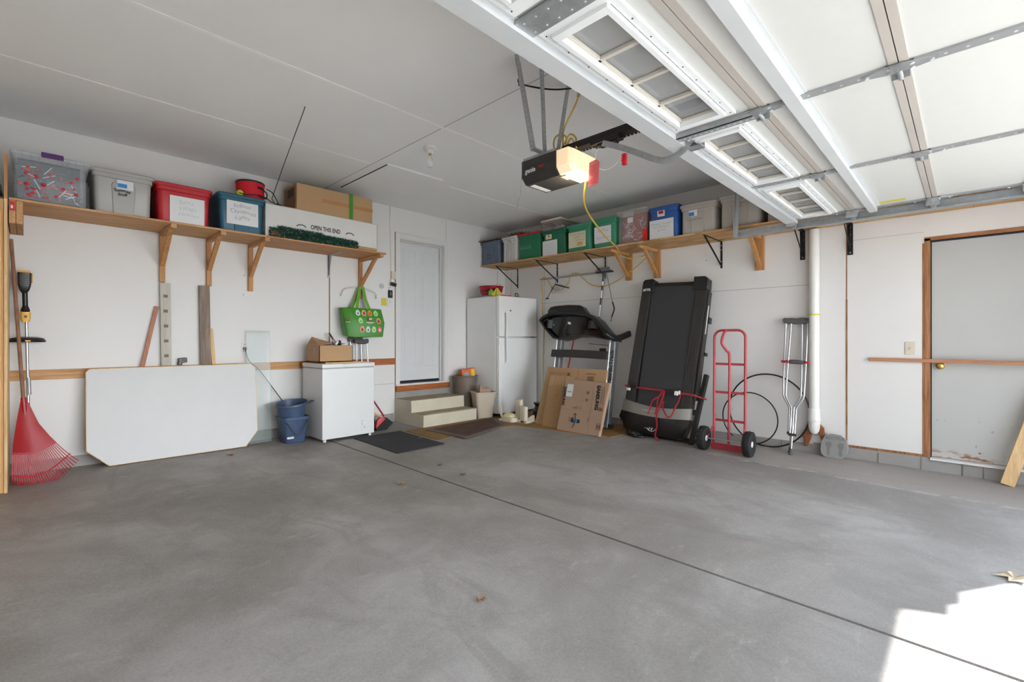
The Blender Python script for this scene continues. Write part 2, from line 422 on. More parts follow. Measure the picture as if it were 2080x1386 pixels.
# ================================================================ THE SETTING
H = 3.0; LX = -7.2; OY = -7.0
m = MB()
jx0, jx1 = -3.378, -3.298                              # control joint runs from wall A to the big door
def slab(xa0, xa1, xb0, xb1):
    v = [(xa0, 0.1, FZ(0.1)), (xa1, 0.1, FZ(0.1)), (xb1, OY - .3, FZ(OY - .3)), (xb0, OY - .3, FZ(OY - .3))]
    m.hexa([(p[0], p[1], -0.25) for p in v] + v)
slab(LX, jx0 - .010, LX, jx1 - .010); slab(jx0 + .010, 0.1, jx1 + .010, 0.1)
m.m(1); m.hexa([(jx0 - .010, .1, -.25), (jx0 + .010, .1, -.25), (jx1 + .010, OY - .3, -.25), (jx1 - .010, OY - .3, -.25),
                (jx0 - .010, .1, -.012), (jx0 + .010, .1, -.012), (jx1 + .010, OY - .3, -.085), (jx1 - .010, OY - .3, -.085)])
struct(m.build('floor', [M_floor, M_seam], base=False))
m = MB(); m.box((-30, -40, -.35), (20, OY - .3, -.078)); struct(m.build('driveway', M_drive, base=False))
m = MB(); m.box((-6.6, -15, -.3), (-6.3, OY - .3, 4.5)); struct(m.build('wall_sky_blocker', plain('sky_blocker_grey', '8f9296', .8), base=False))  # unseen wall, added to block sky light coming in from the left
# ceiling with board joints and taped ridges
m = MB(); m.box((LX, OY, H), (0.12, 0.12, H + .15))
m.m(1)
m.box((-3.232, -3.9, H - .0015), (-3.226, 0, H)); m.box((-3.23, -2.463, H - .0015), (-5.2, -2.459, H))
m.m(2)
for y in (-1.24, -2.46, -3.68):
    m.box((LX, y - .018, H - .002), (-3.25 if y > -2 else 0, y + .018, H))
m.box((-2.2, -1.262, H - .002), (0, -1.222, H))
struct(m.build('ceiling', [M_ceil, M_seam_l, M_tape], base=False))
# wall A (left in the picture) with the entry door opening
dx0, dx1, dz0, dz1 = -2.115, -1.325, 0.505, 2.575
m = MB()
m.box((LX, 0, -.25), (dx0, .16, H)); m.box((dx1, 0, -.25), (0.12, .16, H)); m.box((dx0, 0, dz1), (dx1, .16, H)); m.box((dx0, 0, -.25), (dx1, .16, dz0))
m.m(1)
m.box((-3.128, -.0015, .885), (-3.112, 0, 2.15)); m.box((-2.182, -.004, .0), (-2.176, 0, 2.66))
m.m(2)
m.box((-2.262, -.001, 2.64), (-2.257, 0, H)); m.box((-1.283, -.001, 2.66), (-1.278, 0, H)); m.box((-2.85, -.001, .528), (-2.19, 0, .533))
m.m(4); m.box((-.182, -.002, 1.8), (-.178, 0, 2.33))
m.m(3); m.box((LX, -.004, -.25), (-5.3, 0, .10)); m.box((-5.3, -.004, -.25), (-2.2, 0, .115)); m.box((-2.176, -.012, -.25), (-1.235, 0, .41)); m.box((-1.235, -.004, -.25), (0, 0, .12))
struct(m.build('wall_left', [M_wall, M_brown, M_seam_l, M_block, M_seam], base=False))
# wall B (right in the picture) with the side door opening
sy0, sy1, sz0, sz1 = -5.513, -6.43, .065, 2.052
m = MB()
m.box((0, sy0, -.25), (.16, .16, H)); m.box((0, OY, -.25), (.16, sy1, H)); m.box((0, sy1, sz1), (.16, sy0, H)); m.box((0, sy1, -.25), (.16, sy0, sz0))
m.m(1)
m.box((-.003, -4.893, .09), (0, -4.879, 1.55)); m.box((-.003, -4.890, 1.55), (0, -4.882, 2.3))
m.box((-.012, -5.47, .062), (0, -4.893, .085))
m.m(2); m.box((-.001, -4.6, 1.722), (0, -.8, 1.727)); m.box((-.001, -5.47, 2.136), (0, -4.9, 2.139)); m.box((-.001, -.155, 0), (0, -.15, 2.3)); m.box((-.001, -.9, .9), (0, -.895, 2.3))
m.m(3); m.box((-.014, -4.6, -.25), (0, 0, .045)); m.box((-.010, -5.50, -.25), (0, -4.6, .062)); m.box((-.010, OY, -.25), (0, -5.50, .052)); m.box((-.017, -5.51, -.25), (0, -5.455, .062))
m.m(4)
for y in (-1.1, -1.5, -1.9, -2.3, -2.7, -3.1, -3.5, -3.9, -4.3, -5.14, -5.73, -5.86, -6.26): m.box((-.0155, y - .003, -.08), (0, y + .003, .044))
struct(m.build('wall_right', [M_wall, M_brown, M_seam_l, M_block, M_seam], base=False))
m = MB(); m.box((LX - .15, OY, -.25), (LX, .16, H)); struct(m.build('wall_back_left', M_wall, base=False))
# front wall with the big opening; a stepped piece added in its corner stands in for the curved track's shadow
gx0, gx1, gz = -5.89, -.567, 2.13
m = MB()
m.box((LX, OY, -.25), (gx0, OY + .14, H)); m.box((gx1, OY, -.25), (.16, OY + .14, H)); m.box((gx0, OY, gz), (gx1, OY + .14, H))
m.tf = lambda a: V((a[0], OY + a[2], a[1]))             # unseen stepped piece under the header, shaped to notch the sun patch
m.prism([(-.567, 1.848), (-.70, 1.848), (-.69, 1.903), (-.80, 1.903), (-.616, 2.15), (-.56, 2.15)], 0, .02)
struct(m.build('wall_front', M_wall, base=False))

# entry door (door_1): slab, casing, jambs
m = MB(); m.box((dx0 + .012, .095, dz0 + .045), (dx1 - .012, .155, dz1 - .006))
D1 = struct(m.build('door_1', M_doorw, bevel=.002))
fr = WA(dx0 + .015, .095, dz0 + .045)
W_ = dx1 - dx0 - .03; HH = dz1 - dz0 - .057
def emb(name, u0, v0, u1, v1, frm, mat, par):
    m = MB(frm); t = .014
    for a, b in (((u0, v0), (u1, v0 + t)), ((u0, v1 - t), (u1, v1)), ((u0, v0), (u0 + t, v1)), ((u1 - t, v0), (u1, v1))): m.box((a[0], a[1], 0), (b[0], b[1], .002))
    m.box((u0 + .035, v0 + .035, 0), (u1 - .035, v1 - .035, .0025))
    return m.build(name, mat, par, bevel=.0015)
for u0, u1 in ((.10, W_ / 2 - .045), (W_ / 2 + .045, W_ - .10)):
    for v0, v1 in ((.20, .84), (.98, 1.60), (1.70, 1.90)): emb('door_panel', u0, v0, u1, v1, fr, M_doorw, D1)
m = MB(fr); m.lathe([(.022, 0), (.022, .012), (.008, .016)], (.035, .82, 0), 20); m.build('door_lock', M_black, D1)
m = MB(fr); m.box((0, -.040, -.03), (W_, -.001, .008)); m.build('door_sweep', M_black, D1)
m = MB(); T = .075
m.box((dx0 - .06, -.018, dz0 - .02), (dx0, 0, dz1 + T)); m.box((dx1, -.018, dz0 - .02), (dx1 + T, 0, dz1 + T)); m.box((dx0, -.018, dz1), (dx1, 0, dz1 + T))
m.box((dx0, -.01, dz0), (dx0 + .012, .15, dz1)); m.box((dx1 - .012, -.01, dz0), (dx1, .15, dz1)); m.box((dx0, -.01, dz1 - .012), (dx1, .15, dz1))
m.box((dx0 + .012, .055, dz0), (dx0 + .025, .09, dz1 - .012)); m.box((dx1 - .025, .055, dz0), (dx1 - .012, .09, dz1 - .012)); m.box((dx0 + .012, .055, dz1 - .025), (dx1 - .012, .09, dz1 - .012))
struct(m.build('trim_1', M_whitet, bevel=.002, base=False))
m = MB(); m.box((-2.17, -.03, .49), (dx1 + .085, .15, .512)); struct(m.build('trim_2', M_whitet, bevel=.003, base=False))
m = MB(); m.box((-2.174, -.038, .41), (-1.235, 0, .49)); struct(m.build('trim_3', M_orange, bevel=.002, base=False))
# side door (door_2) on wall B
m = MB(); m.box((.045, sy1 + .01, sz0 + .004), (.085, sy0 - .012, sz1 - .012)); D2 = struct(m.build('door_2', M_greyd))
m = MB(); m.lathe([(.030, 0), (.030, -.008), (.012, -.012), (.011, -.035), (.026, -.045), (.030, -.06), (.022, -.075), (.006, -.08)], (.045, -5.585, .905), 24, 'x')
m.build('door_knob', M_brass, D2, smooth=True)
m = MB()
m.box((-.006, sy0 - .004, sz0), (.10, sy0 + .036, sz1 + .02)); m.box((-.002, sy0 + .036, sz0), (.02, sy0 + .052, sz1 - .02)); m.m(1); m.box((-.006, sy1 - .03, sz1), (.10, sy0 + .036, sz1 + .033)); m.m(2); m.box((.02, sy0 - .010, sz0), (.05, sy0 - .004, sz1)); m.box((.02, sy1, sz1 - .010), (.05, sy0, sz1))
m.box((.088, sy1, sz0), (.10, sy0, sz1))
struct(m.build('trim_4', [M_jamb, M_jambY, M_hole], base=False))
m = MB(); m.box((-.03, sy1 - .05, .046), (.04, sy0 + .0, .064)); struct(m.build('trim_5', M_whitet, bevel=.002, base=False))

# attic hatch
hx0, hx1, hy0, hy1 = -3.125, -2.41, -1.388, -.32
m = MB(); m.box((hx0, hy0, H - .018), (hx1, hy1, H)); hatch = tag(m.build('attic_hatch', M_ceil, bevel=.001), 'white attic access panel set in the ceiling beside the bare bulb', 'hatch')
m = MB(); m.box((hx0 - .010, hy0 - .008, H - .020), (hx1, hy0, H)); m.m(1); m.box((hx0 - .002, hy0, H - .0185), (hx0, hy1, H - .008))
m.build('hatch_trim', [M_whitet, M_hole], hatch)

# bare bulb in a ceiling socket
bl = (-3.05, -2.03)
b = thing('ceiling_bulb', (bl[0], bl[1], H), 'clear glass bulb in a white porcelain ceiling socket', 'light fixture')
m = MB(); m.lathe([(.062, 0), (.062, -.012), (.045, -.022), (.028, -.028), (.026, -.05), (.022, -.055)], (bl[0], bl[1], H), 28); m.build('socket', M_whitet, b, smooth=True)
m = MB(); m.lathe([(.012, -.052), (.013, -.075), (.014, -.085), (.022, -.11), (.031, -.135), (.0335, -.155), (.028, -.178), (.015, -.19), (.002, -.193)], (bl[0], bl[1], H), 24)
m.build('glass_bulb', clearplastic('bulb_glass', 'e8eef0', .35, .05), b, smooth=True)
m = MB(); m.tube([(bl[0], bl[1], H - .09), (bl[0], bl[1], H - .135)], .004); m.lathe([(.0145, -.05), (.0145, -.078)], (bl[0], bl[1], H), 16); m.build('filament_stem', M_brass, b)

# ================================================================ BIG DOOR, RAISED UNDER THE CEILING
gd = thing('garage_door', (-3.23, -4.48, 2.28), 'white sectional garage door raised flat under the ceiling with windowed leading section', 'garage door')
Z0 = 2.285; DX0, DX1 = -5.80, -.665
SY = [-4.50, -5.03, -5.56, -6.09, -6.62]
ST = [-.70, -1.985, -3.235, -4.50, -5.765]            # centres of the steel stiles
WIN = [(ST[i + 1] + .095, ST[i] - .11) for i in range(4)]
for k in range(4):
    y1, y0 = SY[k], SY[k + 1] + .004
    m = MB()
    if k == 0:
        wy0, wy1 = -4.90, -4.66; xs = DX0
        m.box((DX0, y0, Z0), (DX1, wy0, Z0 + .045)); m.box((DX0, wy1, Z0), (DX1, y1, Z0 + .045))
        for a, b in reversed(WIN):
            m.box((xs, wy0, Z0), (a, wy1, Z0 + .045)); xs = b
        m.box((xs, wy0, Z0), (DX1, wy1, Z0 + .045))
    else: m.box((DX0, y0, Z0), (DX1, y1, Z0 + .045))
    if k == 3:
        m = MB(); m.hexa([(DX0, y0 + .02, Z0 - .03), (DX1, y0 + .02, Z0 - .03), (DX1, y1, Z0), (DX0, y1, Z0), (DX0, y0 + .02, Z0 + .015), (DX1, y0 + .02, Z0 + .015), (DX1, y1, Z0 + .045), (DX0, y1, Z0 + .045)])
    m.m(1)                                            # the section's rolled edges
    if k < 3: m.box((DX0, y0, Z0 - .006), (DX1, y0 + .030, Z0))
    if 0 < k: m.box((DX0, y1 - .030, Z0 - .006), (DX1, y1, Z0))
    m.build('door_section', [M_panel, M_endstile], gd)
# windows
for a, b in WIN:
    fr_ = MB(); x0, x1, y0, y1 = a - .04, b + .04, -4.935, -4.625
    # stepped white frame
    for q, zt, mi in ((0, .016, 0), (.035, .030, 0)):
        X0, X1, Y0, Y1 = x0 + q, x1 - q, y0 + q, y1 - q; t = .05 - q * .4
        fr_.box((X0, Y0, Z0 - zt), (X0 + t, Y1, Z0)).box((X1 - t, Y0, Z0 - zt), (X1, Y1, Z0)).box((X0 + t, Y0, Z0 - zt), (X1 - t, Y0 + t * .6, Z0)).box((X0 + t, Y1 - t * .6, Z0 - zt), (X1 - t, Y1, Z0))
    fr_.m(1)
    for i in range(9):
        xx = x0 + .03 + (x1 - x0 - .06) * i / 8
        for yy in (y0 + .016, y1 - .016): fr_.box((xx - .003, yy - .003, Z0 - .018), (xx + .003, yy + .003, Z0 - .015))
    wf = fr_.build('window_frame', [M_wframe, M_hole], gd, bevel=.003)
    gx0_, gx1_, gy0, gy1 = a + .02, b - .02, -4.885, -4.675
    m = MB(); m.box((gx0_, gy0, Z0 + .012), (gx1_, gy1, Z0 + .016)); m.build('window_pane', M_glass, wf)
    m = MB(); t = .018; zz0, zz1 = Z0 - .006, Z0 + .010
    m.box((gx0_, gy0, zz0), (gx1_, gy0 + t, zz1)).box((gx0_, gy1 - t, zz0), (gx1_, gy1, zz1)).box((gx0_, gy0, zz0), (gx0_ + t, gy1, zz1)).box((gx1_ - t, gy0, zz0), (gx1_, gy1, zz1))
    for i in range(1, 4):
        xx = gx0_ + (gx1_ - gx0_) * i / 4; m.box((xx - .010, gy0, zz0), (xx + .010, gy1, zz1))
    m.build('muntin_grid', M_muntin, wf, bevel=.002)
# stiles, with rows of holes; the centre one carries a perforated reinforcement
for i, x in enumerate(ST):
    for k in range(4):
        y1, y0 = SY[k] - .045, SY[k + 1] + .045
        m = MB(); m.box((x - .028, y0, Z0 - .010), (x + .028, y1, Z0)); m.box((x + .028, y0, Z0 - .004), (x + .036, y1, Z0)); m.m(1)
        n_ = 7
        for j in range(n_):
            yy = y0 + (y1 - y0) * (j + .5) / n_; m.box((x - .005, yy - .005, Z0 - .0112), (x + .005, yy + .005, Z0 - .0098))
        m.build('stile', [M_stile, M_shine], gd)
m = MB(); m.box((-3.262, -5.02, Z0 - .036), (-3.258, -4.54, Z0)); m.box((-3.262, -5.02, Z0 - .036), (-3.215, -4.54, Z0 - .032)); m.m(1)
for j in range(16): m.box((-3.243, -4.565 - j * .029, Z0 - .037), (-3.231, -4.553 - j * .029, Z0 - .0355))
m.build('perforated_bracket', [M_galv, M_shine], gd)
m = MB(); m.box((ST[3] - .05, -5.01, Z0 - .022), (ST[3] + .05, -4.60, Z0 - .010)); m.m(1)
for j in range(7):
    for dx in (-.03, .03): m.box((ST[3] + dx - .0035, -4.637 - j * .055, Z0 - .0235), (ST[3] + dx + .0035, -4.631 - j * .055, Z0 - .0215))
m.build('top_bracket', [M_galv, M_shine], gd)
# horizontal stiffening struts: one on the leading edge, one on the second section
def strut(y0, y1, z, mat, h=.050):
    m = MB()
    m.box((DX0 + .02, y0, z - h + .004), (DX1 - .005, y0 + .004, z + .002)); m.box((DX0 + .02, y1 - .004, z - h + .004), (DX1 - .005, y1, z + .002))
    m.box((DX0 + .02, y0, z - h), (DX1 - .005, y1, z - h + .004)); m.box((DX0 + .02, y0 - .016, z - .003), (DX1 - .005, y0, z)); m.box((DX0 + .02, y1, z - .003), (DX1 - .005, y1 + .016, z))
    m.build('stiffening_strut', mat, gd)
strut(-4.605, -4.515, Z0 - .002, M_galvw, .036); strut(-5.205, -5.15, Z0 - .004, M_galvw, .036)
m = MB(); m.box((DX0 + .02, -5.232, Z0 - .003), (DX1, -5.208, Z0 + .0)); m.build('strut_flange', M_galvw, gd)
# hinges on every stile at each joint
def hinge(x, y):
    m = MB(Fr((x, y, Z0 - .012), (1, 0, 0), (0, 1, 0)))
    m.tf = lambda a, x=x, y=y: V((x + a[0], y + a[1], Z0 - .010 - a[2]))
    m.prism([(-.045, -.012), (-.036, .05), (-.012, .13), (.012, .13), (.036, .05), (.045, -.012)], 0, .004)
    m.prism([(-.042, .010), (-.030, -.05), (-.012, -.12), (.012, -.12), (.030, -.05), (.042, .010)], .0, .006)
    for s in (-1, 1): m.prism([(s * .034 - .003, -.03), (s * .034 + .003, -.03), (s * .034 + .003, .03), (s * .034 - .003, .03)], .004, .034)
    m.lathe([(.010, -.045), (.010, .045)], (0, 0, .028), 14, 'x')
    m.m(1)
    for dx, dy in ((0, .11), (0, -.10), (-.022, .035), (.022, .035), (-.02, -.04), (.02, -.04)): m.lathe([(.008, .004), (.008, .010)], (dx, dy, 0), 6)
    m.build('hinge', [M_galv, M_shine], gd)
for y in SY[1:4]:
    for x in ST: hinge(x, y)
# rollers and end brackets by the right track
for y in (-4.56, -5.03, -5.56, -6.09):
    m = MB(); m.tube([(-.70, y, Z0 - .045), (-.605, y, Z0 - .045)], .0055); m.lathe([(.022, -.012), (.024, 0), (.022, .012)], (-.615, y, Z0 - .045), 16, 'x'); m.box((-.72, y - .04, Z0 - .06), (-.69, y + .04, Z0 - .008))
    m.build('roller', M_galv, gd)
m = MB(); m.box((-.84, -5.40, Z0 - .002), (-.78, -5.22, Z0)); m.build('yellow_label', M_yelc, gd)
# horizontal track with its curve and jamb track, plus hangers
tk = thing('garage_door_track', (-.60, -4.02, 2.2), 'galvanized overhead track for the garage door beside the long right shelf', 'door track')
def ctrack(x, s):
    path = [(-4.0, 2.245), (-6.35, 2.245)] + [(-6.35 - .36 * math.sin(a), 2.245 - .36 + .36 * math.cos(a)) for a in [PI / 2 * i / 10 for i in range(1, 11)]] + [(-6.71, .02)]
    prof = [(0, -.034), (.036 * s, -.034), (.036 * s, -.024), (.032 * s, -.030), (.004 * s, -.030), (.004 * s, .030), (.032 * s, .030), (.036 * s, .024), (.036 * s, .034), (0, .034)]
    m = MB(); rings = []
    for i, (y, z) in enumerate(path):
        a = path[max(i - 1, 0)]; b = path[min(i + 1, len(path) - 1)]; d = V((b[0] - a[0], b[1] - a[1])).normalized(); nn = V((-d.y, d.x))
        rings.append([(x + q[0], y + nn.x * q[1], z + nn.y * q[1]) for q in prof])
    m.loft(rings); return m
ctrack(-.575, -1).build('rail', M_galv, tk)
m = MB(); m.box((-.575, -4.35, 2.212), (-.540, -4.0, 2.216)); m.box((-.575, -6.35, 2.212), (-.54, -4.8, 2.216)); m.build('rail_flange', M_galv, tk)
def strap(m, p0, p1, w=.032, t=.003, up=(0, 0, 1), side=(1, 0, 0), holes=True, L=True):
    p0, p1 = V(p0), V(p1); d = (p1 - p0).normalized(); sd = V(side); sd = (sd - d * sd.dot(d)).normalized(); nn = d.cross(sd)
    m.m(0); m.bar(p0, p1, w, t, nn)
    if L: m.bar(p0 + sd * (w / 2) + nn * w / 2, p1 + sd * (w / 2) + nn * w / 2, t, w, nn)
    if holes:
        m.m(1); n_ = int((p1 - p0).length / .03)
        for i in range(n_):
            c = p0 + (p1 - p0) * (i + .5) / n_
            for s_ in (-1, 1): m.hexa([c + d * a + sd * b + nn * (s_ * t * .5 + e) for e in (-.0004, .0004) for a, b in ((-.0038, -.0035), (.0038, -.0035), (.0038, .0035), (-.0038, .0035))])
m = MB(); strap(m, (-.615, -4.03, 2.21), (-.615, -4.06, H), .036, side=(0, 1, 0)); m.build('rear_hanger', [M_galv, M_shine], tk)
m = MB(); strap(m, (-.615, -4.03, 2.72), (-.30, -4.30, 2.97), .03, side=(0, 1, 0), L=False, holes=False); m.build('hanger_brace', M_galv, tk)
m = MB(); m.box((-.56, -5.52, 2.262), (-.52, -5.38, 2.30)); m.box((-.56, -5.47, 2.29), (-.53, -5.42, 2.335)); m.build('side_lock', M_galvw, tk)
tk2 = thing('garage_door_track', (-5.86, -4.02, 2.2), 'galvanized overhead track on the far left side of the raised garage door', 'door track')
ctrack(-5.87, 1).build('rail', M_galv, tk2)
m = MB(); strap(m, (-5.885, -4.03, 2.21), (-5.885, -4.06, H), .036, side=(0, 1, 0)); m.build('rear_hanger', [M_galv, M_shine], tk2)

# ---------------------------------------------------------------- opener
op = thing('garage_door_opener', (-3.1, -3.6, 2.27), 'black ceiling-hung garage door opener with a lit cover at its right end', 'garage door opener')
ox0, ox1, oy0, oy1, oz0, oz1 = -3.262, -2.94, -3.755, -3.44, 2.272, 2.432
prof = [(ox0 + .045, oz0), (ox1 - .045, oz0), (ox1, oz0 + .045), (ox1, oz1), (ox0, oz1), (ox0, oz0 + .045)]
m = MB(); m.loft([[(x, oy1, z) for x, z in prof], [(x, oy0, z) for x, z in prof]])
for zz in (.10, .112): m.box((ox0 - .003, oy0 + .004, oz0 + zz), (ox0, oy1 - .004, oz0 + zz + .005))
m.build('housing', M_dkgrey, op, bevel=.004)
m = MB(); m.box((ox0 + .01, oy0 + .01, oz1), (ox1 - .01, oy1 - .005, oz1 + .022)); m.box((ox0 + .03, oy0 + .05, oz1 + .022), (ox1 - .03, oy0 + .09, oz1 + .03)); m.build('chassis', M_galv, op)
lp = [(x if abs(x - ox0) > 1e-6 else ox0 + .004, z) for x, z in prof]
m = MB(); m.loft([[(x, oy0 - .001, z) for x, z in lp], [(x, oy0 - .10, z) for x, z in lp], [(-3.1 + (x + 3.1) * .8, oy0 - .135, 2.352 + (z - 2.352) * .8) for x, z in lp]])
m.build('light_cover', M_lens, op, smooth=False, bevel=.006)
m = MB(); m.box((-3.20, oy0 - .04, oz0 - .006), (-3.12, oy0 + .01, oz0)); m.build('cover_latch', M_taupe, op)
m = MB(); m.box((-3.19, -3.50, oz0 - .001), (-3.0, -3.455, oz0)); m.build('rating_label', M_paper, op)
fl = Fr((ox0 - .0005, -3.475, 2.352), (0, -1, 0), (0, 0, 1))
writing('genie', fl, .046, M_logo, op, align='LEFT', bold=.0016)
writing('PRO', Fr((ox0 - .0005, -3.60, 2.356), (0, -1, 0), (0, 0, 1)), .028, M_redp, op, align='LEFT')
pl = bpy.data.lights.new('opener_bulb', 'POINT'); pl.energy = 2.5; pl.color = (1, .86, .66); pl.shadow_soft_size = .04
po = bpy.data.objects.new('opener_bulb', pl); C.objects.link(po); po.location = (-3.12, oy0 - .07, 2.20)
hg = thing('opener_hanger', (-3.25, -3.66, 2.45), 'perforated steel angle straps holding the garage door opener to the ceiling', 'hanger')
for p0, p1, sd in (((-3.32, -3.60, 2.452), (-3.545, -3.66, H), (1, 0, 0)), ((-3.235, -3.64, 2.44), (-3.33, -3.69, H), (1, 0, 0)), ((-3.17, -3.70, 2.455), (-3.04, -3.70, H), (1, 0, 0))):
    m = MB(); strap(m, p0, p1, .034, side=sd); m.build('angle_strap', [M_galv, M_shine], hg)
m = MB(); strap(m, (-3.30, -3.60, 2.458), (-3.485, -3.62, H), .03, side=(1, 0, 0)); m.build('angle_strap', [M_galv, M_shine], hg)
m = MB(); m.box((-3.35, -3.64, 2.452), (-3.10, -3.60, 2.462)); m.build('cross_strap', M_galv, hg)
rl = thing('opener_rail', (-3.1, -5.3, 2.46), 'black drive rail running from the opener to the front of the garage', 'rail')
m = MB(); m.box((-3.118, -6.95, 2.465), (-3.082, -3.70, 2.515)); m.box((-3.135, -6.95, 2.462), (-3.065, -3.70, 2.466)); m.build('track_beam', M_blackm, rl)
m = MB(); 
for i in range(110): m.box((-3.118 - .012, -3.85 - i * .026, 2.424), (-3.118 - .004, -3.85 - i * .026 + .016, 2.432))
m.build('drive_chain', M_black, rl)
m = MB(); m.box((-3.13, -4.13, 2.425), (-3.07, -4.0, 2.47)); m.box((-3.14, -4.16, 2.44), (-3.06, -3.95, 2.462)); m.build('trolley', M_blackm, rl, bevel=.004)
arm = catmull([(-3.14, -4.05, 2.43), (-3.14, -4.19, 2.36), (-3.14, -4.32, 2.285), (-3.14, -4.40, 2.235), (-3.14, -4.47, 2.205), (-3.14, -4.54, 2.208), (-3.14, -4.60, 2.235), (-3.14, -4.63, 2.27)], 6)
m = MB(); 
for a, b2 in zip(arm, arm[1:]): m.bar(a, b2 + (b2 - a) * .1, .006, .036, V((0, 0, 1)))
for i in (6, 14, 20): m.lathe([(.009, -.012), (.009, -.003)], tuple(arm[i]), 6, 'x')
m.build('door_arm', M_galv, rl)
m = MB(); m.box((-3.15, -4.70, Z0 - .06), (-3.10, -4.62, Z0 - .05)); m.box((-3.105, -4.70, Z0 - .06), (-3.10, -4.62, Z0)); m.build('arm_bracket', M_galv, rl)
# red emergency release, cord, hanging tag
rh = thing('release_handle', (-3.12, -4.2, 2.25), 'small red ribbed emergency release handle hanging below the door arm', 'handle')
m = MB(); m.lathe([(.008, .055), (.017, .05), (.019, .043), (.013, .038), (.019, .032), (.019, .025), (.013, .020), (.019, .014), (.019, .007), (.013, .002), (.018, -.004), (.017, -.014), (.008, -.018)], (-3.14, -4.21, 2.262), 18); m.build('grip', M_redp, rh, smooth=True)
m = MB(); m.tube(catmull([(-3.14, -4.21, 2.31), (-3.13, -4.19, 2.35), (-3.12, -4.18, 2.36)]), .0015, 5); m.tube(catmull([(-3.14, -4.205, 2.31), (-3.14, -4.14, 2.262), (-3.13, -4.07, 2.252), (-3.12, -4.01, 2.285), (-3.12, -3.98, 2.36), (-3.11, -4.0, 2.43)]), .0016, 5); m.build('cord', M_logo, rh)
m = MB(); m.loft([[(-3.125, y, z) for y, z in ((-3.925, 2.175), (-4.005, 2.18), (-4.015, 2.32), (-3.99, 2.345), (-3.935, 2.335))], [(-3.122, y, z) for y, z in ((-3.925, 2.175), (-4.005, 2.18), (-4.015, 2.32), (-3.99, 2.345), (-3.935, 2.335))]])
tg = tag(m.build('warning_tag', M_tagp), 'pinkish red plastic tag hanging next to the lit opener cover', 'tag')
m = MB()
for i in range(10): m.box((-3.1262, -3.995 + rnd.random() * .01, 2.192 + i * .0125), (-3.1255, -3.94 - rnd.random() * .01, 2.196 + i * .0125))
m.build('small_print', M_strap, tg)

# cords around the opener
m = MB(); m.tube(catmull([(-3.1, -3.835, 2.85), (-3.1, -3.80, 2.78), (-3.1, -3.70, 2.64), (-3.1, -3.69, 2.52), (-3.1, -3.65, 2.50), (-3.1, -3.61, 2.54), (-3.1, -3.615, 2.60), (-3.1, -3.66, 2.615), (-3.1, -3.72, 2.58), (-3.1, -3.72, 2.50), (-3.1, -3.76, 2.56), (-3.1, -3.80, 2.50), (-3.14, -3.84, 2.46)], 10), .006, 8)
m.tube(catmull([(-3.1, -3.70, 2.53), (-3.08, -3.735, 2.60), (-3.08, -3.79, 2.56), (-3.1, -3.80, 2.47)], 8), .006, 8)
yc = tag(m.build('power_cord', M_yel, smooth=True), 'yellow cord knotted on top of the garage door opener', 'cord')
m = MB(); m.tube([(-3.1, -3.825, 2.83), (-3.1, -3.84, 2.89), (-3.1, -3.85, 2.93)], [.011, .019, .012], 10); m.build('plug', clearplastic('clear_plug', 'b4a78a', .7), yc)
m = MB(); m.tube(catmull([(-3.35, -3.50, H), (-3.34, -3.50, 2.95), (-3.2, -3.60, 2.93), (-3.14, -3.72, 2.905), (-3.1, -3.82, 2.91), (-3.08, -3.9, H)], 8), .006)
m.tube([(-3.35, -3.5, H), (-3.35, -3.495, 2.93)], .004)
tag(m.build('ceiling_cable', M_black, smooth=True), 'short black cable drooping from the ceiling above the opener', 'cable')
m = MB(); m.tube(catmull([(-3.27, -3.46, 2.43), (-3.275, -3.44, 2.2), (-3.285, -3.43, 1.9 + .25), (-3.29, -3.42, 2.08)], 8), .0016, 5)
tag(m.build('thin_wire', M_inkg), 'thin wire hanging down from the left corner of the opener', 'wire')
# long yellow extension cord: from the opener down to the wall brackets, hung along the rail
pts = [(-3.05, -3.86, 2.30), (-2.7, -3.6, 2.19), (-1.9, -3.25, 2.16), (-1.2, -2.96, 2.17), (-.62, -2.66, 2.20), (-.35, -2.66, 2.185), (-.2, -2.78, 2.24), (-.16, -2.82, 2.265), (-.12, -2.72, 2.20), (-.10, -2.56, 2.10), (-.09, -2.42, 2.03), (-.08, -2.25, 1.945), (-.08, -2.06, 1.90), (-.07, -1.85, 1.94), (-.06, -1.68, 2.06), (-.06, -1.61, 2.125), (-.06, -1.52, 2.135), (-.06, -1.46, 2.10), (-.06, -1.42, 2.0), (-.05, -1.3, 1.92), (-.05, -1.15, 1.92), (-.05, -1.06, 2.0), (-.05, -1.0, 2.10), (-.06, -.93, 2.125), (-.06, -.89, 2.08), (-.05, -.90, 1.85), (-.05, -.90, 1.6), (-.05, -.93, 1.35), (-.05, -.92, 1.0), (-.05, -.92, .6), (-.05, -.93, .2), (-.06, -.94, .01)]
m = MB(); m.tube(catmull(pts, 7), .0072, 8)
tag(m.build('extension_cord', M_yel, smooth=True), 'long yellow extension cord swagged from the opener to the right wall', 'cord')

